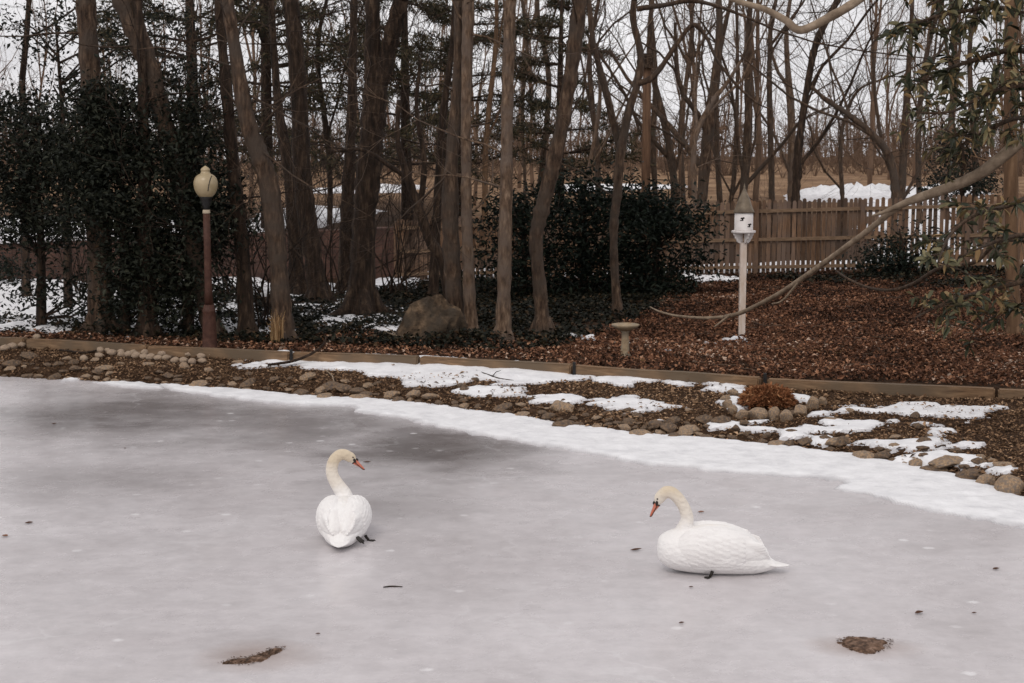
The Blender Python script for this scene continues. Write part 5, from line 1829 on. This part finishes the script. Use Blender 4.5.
# ------------------------------------------------------------------ lamp post
def build_lamp():
    g = G(210, 350)
    k = 1 / pxm(g[1])
    root = thing('lamp_post', 'burgundy garden lamp post with cream acorn globe among the dark evergreens', 'lamp post', g)

    def pr(rows):
        return [(r * k * (.9 if y > 213 else 1), (350 - y) * k) for r, y in rows]
    mb = MB()
    lathe(mb, pr([(0, 354), (9, 354), (9, 349), (8.2, 347), (7.8, 335), (7, 318), (6.6, 313), (7.2, 311.5), (7.2, 309.5), (6.2, 308), (5.4, 304)]), g, 32, .035, 10)
    obj('base', mb, MAT['burgundy'], root)
    mb = MB()
    lathe(mb, pr([(4.6, 305), (4.2, 290), (3.8, 250), (3.5, 213), (0, 213)]), g, 24, .03, 8)
    obj('post', mb, MAT['burgundy'], root)
    mb = MB()
    lathe(mb, pr([(3.7, 213), (3.9, 212), (3.7, 210.5), (3.3, 209.2)]), g, 24)
    obj('collar', mb, MAT['pale_metal'], root)
    mb = MB()
    lathe(mb, pr([(3.2, 209.4), (3.2, 206), (4.4, 204), (4.2, 202), (5.6, 199), (6.4, 197), (6.4, 195.6), (0, 195.6)]), g, 24)
    obj('fitter', mb, MAT['black_metal'], root)
    mb = MB()
    prof = spline([(5.6, 197), (8.6, 194), (10.9, 189.5), (11.9, 184), (11.3, 179.5), (9.2, 176), (7.0, 174.4), (5.2, 173.4), (4.3, 171.6), (4.6, 169.8), (3.8, 168.2), (2.0, 166.8), (0.2, 165.6)], 50)
    lathe(mb, pr(prof), g, 40)
    obj('globe', mb, MAT['globe'], root)
    # thin dark twig crossing in front of the globe, laid along its glass
    mb = MB()
    pts = []
    for u in np.linspace(0, 1, 8):
        yy = 175.5 + u * 15
        r = np.interp(yy, [174, 176, 179.5, 184, 189.5, 194], [6.5, 9.2, 11.3, 11.9, 10.9, 8.6]) * k
        xx = (7.3 - 3.2 * u) * k
        pts.append(g + [xx, -math.sqrt(max(r * r - xx * xx, 0)) - .003, (350 - yy) * k])
    tube(mb, pts, np.full(8, .006), 5)
    obj('globe_twig', mb, MAT['black_metal'], root)


build_lamp()


# ------------------------------------------------------------------ birdhouse
def build_birdhouse():
    g = G(741.5, 337)
    k = 1 / pxm(g[1])
    root = thing('birdhouse', 'white round birdhouse with pointed metal roof on a pale post', 'birdhouse', g)
    Z = lambda y: (337 - y) * k
    mb = MB()
    bm = bmesh.new()
    w = 3.1 * k
    box(mb, (g[0] - w, g[1] - w, g[2] - .2), (g[0] + w, g[1] + w, g[2] + Z(242)))
    obj('post', mb, MAT['post_paint'], root, smooth_=False)
    mb = MB()
    lathe(mb, [(0, Z(232.5)), (11.6 * k, Z(232.5)), (12.2 * k, Z(231.8)), (12.2 * k, Z(230.4)), (11.4 * k, Z(230)), (0, Z(230))], g, 16)
    obj('platform', mb, MAT['white_paint'], root, smooth_=False)
    for j in range(4):
        a = j * math.pi / 2 + math.pi / 4 * 0 + .35
        d = np.array([math.cos(a), math.sin(a), 0])
        s = np.array([-d[1], d[0], 0]) * .9 * k
        prof = [(3.0, 232.6), (11.2, 232.6), (11.0, 234.5), (9.6, 236), (9.4, 237.8), (7.8, 239), (7.2, 241), (5.4, 242.4), (3.0, 243)]
        v = [g + d * r * k + s + [0, 0, Z(y)] for r, y in prof] + [g + d * r * k - s + [0, 0, Z(y)] for r, y in prof]
        n = len(prof)
        q = [[i, (i + 1) % n, n + (i + 1) % n, n + i] for i in range(n)]
        t = [[0, i + 1, i] for i in range(1, n - 1)] + [[n, n + i, n + i + 1] for i in range(1, n - 1)]
        mb = MB()
        mb.add(v, q, t)
        obj('bracket', mb, MAT['white_paint'], root, smooth_=False)
    mb = MB()
    lathe(mb, [(0, Z(230)), (9.3 * k, Z(230)), (9.4 * k, Z(229)), (9.2 * k, Z(228.4)), (9.2 * k, Z(211.5)), (0, Z(211.5))], g, 8 * 5)
    body = obj('body', mb, MAT['white_paint'], root)
    for m in (0,):
        pass
    # clover shaped openings
    for (cx, cy) in ((-2.6, 218.8), (4.6, 225.0), (-9.0, 224.6)):
        mb = MB()
        for (ox, oy, rx, ry) in ((-.9, -1.2, 1.05, .8), (.9, -1.5, 1.05, .8), (0, .3, .85, 1.2), (-1.5, .9, .9, .6)):
            pts, x_, y_ = [], cx + ox, cy + oy
            n = 12
            ring = []
            for i in range(n):
                a = i / n * 6.283
                u = (x_ + rx * math.cos(a)) / 9.2
                ang = math.asin(max(-1, min(1, u)))
                rr = 9.32 * k
                ring.append(g + [rr * math.sin(ang), -rr * math.cos(ang), Z(y_ + ry * math.sin(a))])
            u = max(-1, min(1, x_ / 9.2))
            ang = math.asin(u)
            ctr = g + [9.32 * k * math.sin(ang), -9.32 * k * math.cos(ang), Z(y_)]
            inn = [p * 1.0 + (g * [1, 1, 0] + [0, 0, p[2]] - p) * .08 for p in ring]
            mb.add(ring + [ctr] + inn, [[i, (i + 1) % n, n + 1 + (i + 1) % n, n + 1 + i] for i in range(n)], [[n, (i + 1) % n, i] for i in range(n)])
        if abs(cx) < 8:
            obj('opening', mb, MAT['dark_hole'], body, origin=root.location)
    mb = MB()
    prof = [(0, 211.2), (10.2, 212.4), (10.4, 211.6), (8.8, 208), (7.2, 203.5), (5.6, 199), (3.9, 195), (2.3, 191.5), (1.1, 188.5), (.9, 187.6), (1.1, 186.6), (.6, 185.4), (.05, 182.5)]
    lathe(mb, [(r * k, Z(y)) for r, y in prof], g, 32)
    obj('roof', mb, MAT['roof_metal'], root)


build_birdhouse()

# ------------------------------------------------------------------ bird bath
g = G(625, 357)
k = 1 / pxm(g[1])
root = thing('bird_bath', 'small mossy concrete bird bath on the leaf litter behind the timber', 'bird bath', g)
Zb = lambda y: (357 - y) * k
mb = MB()
lathe(mb, [(r * k, Zb(y)) for r, y in [(0, 360), (6.2, 360), (6.2, 356), (5.6, 355), (4.6, 353.5), (4.0, 350), (3.9, 346), (3.6, 340), (3.3, 335), (3.6, 332), (4.6, 330.5), (0, 330)]], g, 28, .06, 6)
obj('pedestal', mb, MAT['concrete'], root)
mb = MB()
lathe(mb, [(r * k, Zb(y)) for r, y in [(0, 330.6), (4.6, 330.4), (8.5, 328.8), (11.8, 327), (13.6, 325.6), (14.1, 324.4), (13.8, 323.6), (12.8, 323.4), (11.6, 324.6), (7, 326.2), (0, 326.8)]], g, 40, .008, 9)
obj('bowl', mb, MAT['concrete'], root)

# ------------------------------------------------------------------ utility pole and distant lamp
Y = 36.0
x0 = (645 - 512) / F * Y
z0 = float(ground(x0, Y))
root = thing('utility_pole', 'orange brown wooden pole with a small dark box at its top beyond the shrubs', 'pole', (x0, Y, z0))
zt = at_y(645, 58, Y)[2]
mb = MB()
tube(mb, [[x0, Y, z0 - .3], [x0, Y, (z0 + zt) / 2], [x0, Y, zt + .0]], [.125, .115, .105], 14)
obj('post', mb, MAT['pole_wood'], root)
mb = MB()
box(mb, (x0 - .13, Y - .2, zt - .25), (x0 + .13, Y + .12, zt + .10))
obj('cap_box', mb, MAT['bark_dark'], root, smooth_=False)
Y = 75.0
x0 = (716 - 512) / F * Y
z0 = float(ground(x0, Y))
zt = at_y(716, 130, Y)[2]
root = thing('street_lamp', 'faint distant street lamp with a flat head beyond the fence', 'street lamp', (x0, Y, z0))
mb = MB()
tube(mb, [[x0, Y, z0 - .2], [x0, Y, zt]], [.09, .07], 8)
obj('post', mb, MAT['far_bark'], root)
mb = MB()
box(mb, (x0 - .55, Y - .2, zt), (x0 + .5, Y + .2, zt + .16))
obj('lamp_head', mb, MAT['far_bark'], root, smooth_=False)


# ------------------------------------------------------------------ swans
def loft(mb, st, sides=28):
    """stations (x, y, z, half width, half height) along the body"""
    S = spline(st, 60)
    S[:, 3:] = np.maximum(S[:, 3:], .003)
    ang = np.linspace(0, 2 * np.pi, sides, endpoint=False)
    v = np.stack([np.repeat(S[:, 0][:, None], sides, 1), S[:, 1][:, None] + S[:, 3][:, None] * np.cos(ang), S[:, 2][:, None] + S[:, 4][:, None] * np.sin(ang)], -1).reshape(-1, 3)
    n = len(S)
    i, k = np.meshgrid(np.arange(n - 1), np.arange(sides), indexing='ij')
    k2 = (k + 1) % sides
    q = np.stack([i * sides + k, i * sides + k2, (i + 1) * sides + k2, (i + 1) * sides + k], -1).reshape(-1, 4)
    v = np.vstack([v, S[0, :3], S[-1, :3]])
    ks = np.arange(sides)
    t0 = np.stack([np.full(sides, n * sides), (ks + 1) % sides, ks], -1)
    t1 = np.stack([np.full(sides, n * sides + 1), (n - 1) * sides + ks, (n - 1) * sides + (ks + 1) % sides], -1)
    mb.add(v, q, np.vstack([t0, t1]))


def ellipsoid(mb, c, r, rot=None, seg=20, ring=12):
    th = np.linspace(0, np.pi, ring + 1)
    ph = np.linspace(0, 2 * np.pi, seg, endpoint=False)
    T, Pp = np.meshgrid(th, ph, indexing='ij')
    v = np.stack([np.cos(T) * r[0], np.sin(T) * np.cos(Pp) * r[1], np.sin(T) * np.sin(Pp) * r[2]], -1).reshape(-1, 3)
    if rot is not None:
        v = v @ np.asarray(rot).T
    v = v + np.asarray(c)
    i, k = np.meshgrid(np.arange(ring), np.arange(seg), indexing='ij')
    k2 = (k + 1) % seg
    q = np.stack([i * seg + k, (i + 1) * seg + k, (i + 1) * seg + k2, i * seg + k2], -1).reshape(-1, 4)
    mb.add(v, q)


def remeshed(mb, name, voxel, smooth_it=4):
    me = mb.mesh(name)
    o = bpy.data.objects.new('tmp', me)
    C.objects.link(o)
    m = o.modifiers.new('r', 'REMESH')
    m.mode = 'VOXEL'
    m.voxel_size = voxel
    m.use_smooth_shade = True
    s = o.modifiers.new('s', 'SMOOTH')
    s.factor = .5
    s.iterations = smooth_it
    dg = bpy.context.evaluated_depsgraph_get()
    out = bpy.data.meshes.new_from_object(o.evaluated_get(dg))
    out.name = name
    bpy.data.objects.remove(o)
    bpy.data.meshes.remove(me)
    return out


def basis(f, up=(0, 0, 1)):
    f = unit(np.asarray(f, float))
    l = unit(np.cross(up, f))
    u = np.cross(f, l)
    return np.stack([f, l, u], 1)                       # columns forward, left, up


def build_swan(name_label, loc, rz, neck, head_dir, feet, scale=1.0):
    """local frame: x forward, y to the bird's left, z up, ice at z = 0"""
    root = thing('swan', name_label, 'swan', loc, 'swans resting on the ice', rz)
    root.scale = (scale,) * 3 if not isinstance(scale, tuple) else scale
    mb = MB()
    loft(mb, [(.405, 0, .165, .02, .025), (.392, 0, .165, .07, .075), (.35, 0, .162, .12, .112), (.27, 0, .162, .16, .140), (.14, 0, .162, .185, .158), (0, 0, .16, .195, .162), (-.12, 0, .152, .188, .155),
              (-.22, 0, .122, .15, .126), (-.30, 0, .098, .122, .098), (-.37, 0, .080, .092, .066), (-.43, 0, .068, .062, .036), (-.48, 0, .064, .03, .012)])
    loft(mb, [(.22, 0, .215, .03, .06), (.12, 0, .205, .10, .118), (0, 0, .205, .11, .134), (-.12, 0, .20, .11, .126), (-.22, 0, .185, .09, .106), (-.30, 0, .16, .06, .078), (-.36, 0, .135, .02, .03)])
    N = spline(neck, 46)
    tube(mb, N[:, :3], N[:, 3] * 1.07, 20)
    Bm = basis(head_dir)
    hc = N[-1, :3]
    ellipsoid(mb, hc + Bm[:, 0] * .012, (.056, .037, .042), Bm)
    ellipsoid(mb, hc + Bm[:, 0] * .045 - Bm[:, 2] * .006, (.036, .026, .028), Bm)
    body = remeshed(mb, 'body', .0075, 5)
    obj('body', body, MAT['feather'], root, origin=(0, 0, 0))
    # wings, folded over the back
    for sd in (1, -1):
        mb = MB()
        loft(mb, [(0.285, sd * 0.1, 0.175, 0.02, 0.03), (0.255, sd * 0.1, 0.18, 0.058, 0.085), (0.17, sd * 0.086, 0.183, 0.1, 0.135), (0.05, sd * 0.074, 0.185, 0.124, 0.152), (-0.08, sd * 0.068, 0.184, 0.124, 0.148), (-0.19, sd * 0.06, 0.177, 0.108, 0.126), (-0.28, sd * 0.052, 0.164, 0.084, 0.094), (-0.35, sd * 0.044, 0.147, 0.054, 0.058), (-0.4, sd * 0.034, 0.135, 0.02, 0.024)])
        ST = np.array([(0.255, 0.1, 0.18, 0.058, 0.085), (0.17, 0.086, 0.183, 0.1, 0.135), (0.05, 0.074, 0.185, 0.124, 0.152), (-0.08, 0.068, 0.184, 0.124, 0.148), (-0.19, 0.06, 0.177, 0.108, 0.126), (-0.28, 0.052, 0.164, 0.084, 0.094)])[::-1]

        def skin(x_, th, off):
            yc, zc, hw, hh = (np.interp(x_, ST[:, 0], ST[:, j]) for j in (1, 2, 3, 4))
            return np.array([x_, sd * (yc + (hw + off) * math.cos(th)), zc + (hh + off) * math.sin(th)])
        for ri, xr in enumerate((.20, .15, .10, .05, .0, -.05, -.10)):
            for ti in range(9):
                th = math.radians(-32 + 15 * (ti + .5 * (ri % 2)))
                Lf = .085 + .006 * ri
                P_ = [skin(xr - Lf * u, th - .10 * u, .001 + .005 * u) for u in (0, .3, .6, .85, 1)]
                W_ = [.016, .026, .028, .019, .005]
                v = []
                for pp, ww, u in zip(P_, W_, (0, .3, .6, .85, 1)):
                    e = .13 * ww / .02
                    a_, b_ = skin(xr - Lf * u, th - .10 * u + e, .0005 + .005 * u), skin(xr - Lf * u, th - .10 * u - e, .0005 + .005 * u)
                    v += [a_, pp + np.array([0, sd * math.cos(th), math.sin(th)]) * .003, b_, pp - np.array([0, sd * math.cos(th), math.sin(th)]) * .009]
                qq = [[j * 4 + kq, j * 4 + (kq + 1) % 4, j * 4 + 4 + (kq + 1) % 4, j * 4 + 4 + kq] for j in range(4) for kq in range(4)] + [[0, 3, 2, 1], [16, 17, 18, 19]]
                mb.add(v, qq)
        # long flight feathers, each a slim blade, stepped at the tips
        for i in range(10):
            u = i / 9
            step = 0.0 if i < 3 else .045
            tip = np.array([-.265 - .10 * u ** .8 - step, sd * (.085 - .042 * u + .03 * math.sin(u * 3)), .270 - .145 * u])
            root_p = np.array([.02 - .10 * u, sd * (.16 - .015 * u), .285 - .12 * u])
            mid = (tip + root_p) / 2 + np.array([0, sd * .012, .012])
            S = spline([root_p, mid, tip], 14)
            tt = np.linspace(0, 1, 14)
            wd = .032 * np.sin(np.pi * np.clip(tt * .86 + .12, 0, 1)) ** .6 + .002
            tan = unit(np.gradient(S, axis=0))
            out = unit(np.stack([S[:, 0] * 0, S[:, 1], (S[:, 2] - .15)], -1))
            sde = unit(np.cross(tan, out))
            v, q = [], []
            m = 8
            an = np.linspace(0, 2 * np.pi, m, endpoint=False)
            ring = S[:, None, :] + wd[:, None, None] * np.cos(an)[None, :, None] * sde[:, None, :] + .011 * np.sin(an)[None, :, None] * out[:, None, :]
            ii, kk_ = np.meshgrid(np.arange(13), np.arange(m), indexing='ij')
            k2 = (kk_ + 1) % m
            q = np.stack([ii * m + kk_, ii * m + k2, (ii + 1) * m + k2, (ii + 1) * m + kk_], -1).reshape(-1, 4)
            vv = np.vstack([ring.reshape(-1, 3), S[0], S[-1]])
            ks = np.arange(m)
            t0 = np.stack([np.full(m, 14 * m), (ks + 1) % m, ks], -1)
            t1 = np.stack([np.full(m, 14 * m + 1), 13 * m + ks, 13 * m + (ks + 1) % m], -1)
            mb.add(vv, q, np.vstack([t0, t1]))
        w = remeshed(mb, 'wing', .0038, 3)
        obj('wing', w, MAT['wing'], root, origin=(0, 0, 0))
    # tail: short stiff fan
    mb = MB()
    loft(mb, [(-.30, 0, .09, .075, .035), (-.38, 0, .078, .078, .026), (-.45, 0, .068, .066, .017), (-.51, 0, .062, .040, .010), (-.555, 0, .060, .010, .004)])
    obj('tail', mb, MAT['wing'], root, origin=(0, 0, 0))
    # beak with black face, knob, nail and eyes
    bb0 = hc + Bm[:, 0] * .066 - Bm[:, 2] * .008
    mb = MB()
    st = [(0, .020, .025), (.015, .0185, .021), (.042, .016, .0145), (.070, .0145, .0105), (.090, .012, .007), (.10, .006, .003)]
    an = np.linspace(0, 2 * np.pi, 16, endpoint=False)
    v = []
    for x_, w_, h_ in st:
        for a in an:
            v.append(bb0 + Bm @ np.array([x_, w_ * math.cos(a), h_ * math.sin(a) - x_ * .12]))
    n = len(st)
    q = [[i * 16 + j, i * 16 + (j + 1) % 16, (i + 1) * 16 + (j + 1) % 16, (i + 1) * 16 + j] for i in range(n - 1) for j in range(16)]
    t = [[0, j + 1, j] for j in range(1, 15)] + [[(n - 1) * 16, (n - 1) * 16 + j, (n - 1) * 16 + j + 1] for j in range(1, 15)]
    mb.add(v, q, t)
    beak = obj('beak', mb, MAT['beak'], root, origin=(0, 0, 0))
    mb = MB()
    ellipsoid(mb, bb0 + Bm @ np.array([.094, 0, -.0125]), (.010, .009, .006), Bm, 12, 8)
    for sd in (1, -1):                                   # dark cutting edge
        tube(mb, [bb0 + Bm @ np.array([x_, sd * w_ * 1.0, -.004 - x_ * .16]) for x_, w_ in ((0, .0195), (.02, .018), (.047, .016), (.075, .0145), (.094, .009))], [.0032, .003, .0026, .0024, .002], 6)
    obj('beak_edge', mb, MAT['swan_black'], beak, origin=(0, 0, 0))
    mb = MB()
    ellipsoid(mb, bb0 + Bm @ np.array([.004, 0, .019]), (.016, .0115, .0125), Bm, 14, 10)
    obj('knob', mb, MAT['swan_black'], root, origin=(0, 0, 0))
    mb = MB()
    ellipsoid(mb, bb0 + Bm @ np.array([-.002, 0, 0]), (.010, .0235, .0275), Bm, 16, 10)
    for sd in (1, -1):                                   # bare black skin from beak to eye
        ellipsoid(mb, bb0 + Bm @ np.array([-.013, sd * .0215, .009]), (.026, .008, .0105), Bm @ np.array([[.93, 0, -.37], [0, 1, 0], [.37, 0, .93]]).T, 14, 10)
    obj('face_mask', mb, MAT['swan_black'], root, origin=(0, 0, 0))
    for sd in (1, -1):
        mb = MB()
        ellipsoid(mb, bb0 + Bm @ np.array([-.033, sd * .0315, .023]), (.006, .004, .006), Bm, 10, 8)
        obj('eye', mb, MAT['swan_black'], root, origin=(0, 0, 0))
    for (fx, fy, ang, big, fz0) in feet:
        mb = MB()
        c, s_ = math.cos(ang), math.sin(ang)
        pts = [(0, -.010), (.03, -.045), (.085, -.055), (.075, -.028), (.105, 0), (.075, .028), (.085, .055), (.03, .045), (0, .010)]
        n = len(pts)
        for zz in (.012, .003):
            pass
        top = [(fx + (px * c - py * s_) * big, fy + (px * s_ + py * c) * big, .014 - (.06 if fz0 == 0 else .9) * px * big + fz0) for px, py in pts]
        bot = [(a, b_, max(z_ - .010, .001)) for a, b_, z_ in top]
        mb.add(top + bot, [[i, (i + 1) % n, n + (i + 1) % n, n + i] for i in range(n)], [[0, i, i + 1] for i in range(1, n - 1)] + [[n, n + i + 1, n + i] for i in range(1, n - 1)])
        tube(mb, [[fx - .05 * c * big, fy - .05 * s_ * big, .05 + fz0], [fx, fy, .012 + fz0]], [.012, .010], 8)
        obj('foot', mb, MAT['swan_black'], root, origin=(0, 0, 0))
    return root


# right-hand swan: side on, facing left, neck curved down
p = at_z(713.5, 574)
build_swan('right hand swan sitting side on, head bowed to the left', (p[0], p[1] + .055, -.006), math.pi - .06,
           [(.26, 0, .20, .062), (.215, 0, .29, .056), (.190, .0, .365, .046), (.205, 0, .435, .041), (.248, 0, .505, .040), (.300, .0, .550, .040), (.345, 0, .556, .039), (.378, 0, .532, .038)],
           (.58, .0, -.81), [(.03, .150, .4, .42, 0)], (.89, .955, .955))
# left-hand swan: seen from behind, neck bent left then head turned right
p = at_z(340, 547)
build_swan('left hand swan seen from behind with its head turned right', (p[0], p[1] + .24, -.006), math.pi / 2 + .03,
           [(.24, .0, .21, .066), (.245, .012, .305, .058), (.255, .055, .380, .050), (.262, .094, .455, .044), (.268, .102, .52, .042), (.272, .084, .587, .041), (.275, .045, .628, .041), (.278, .012, .634, .040), (.280, -.018, .620, .039)],
           (.10, -.78, -.58), [(-.31, -.105, -1.9, .62, .085), (-.10, -.185, -1.7, .5, 0)], (.76, .97, .90))
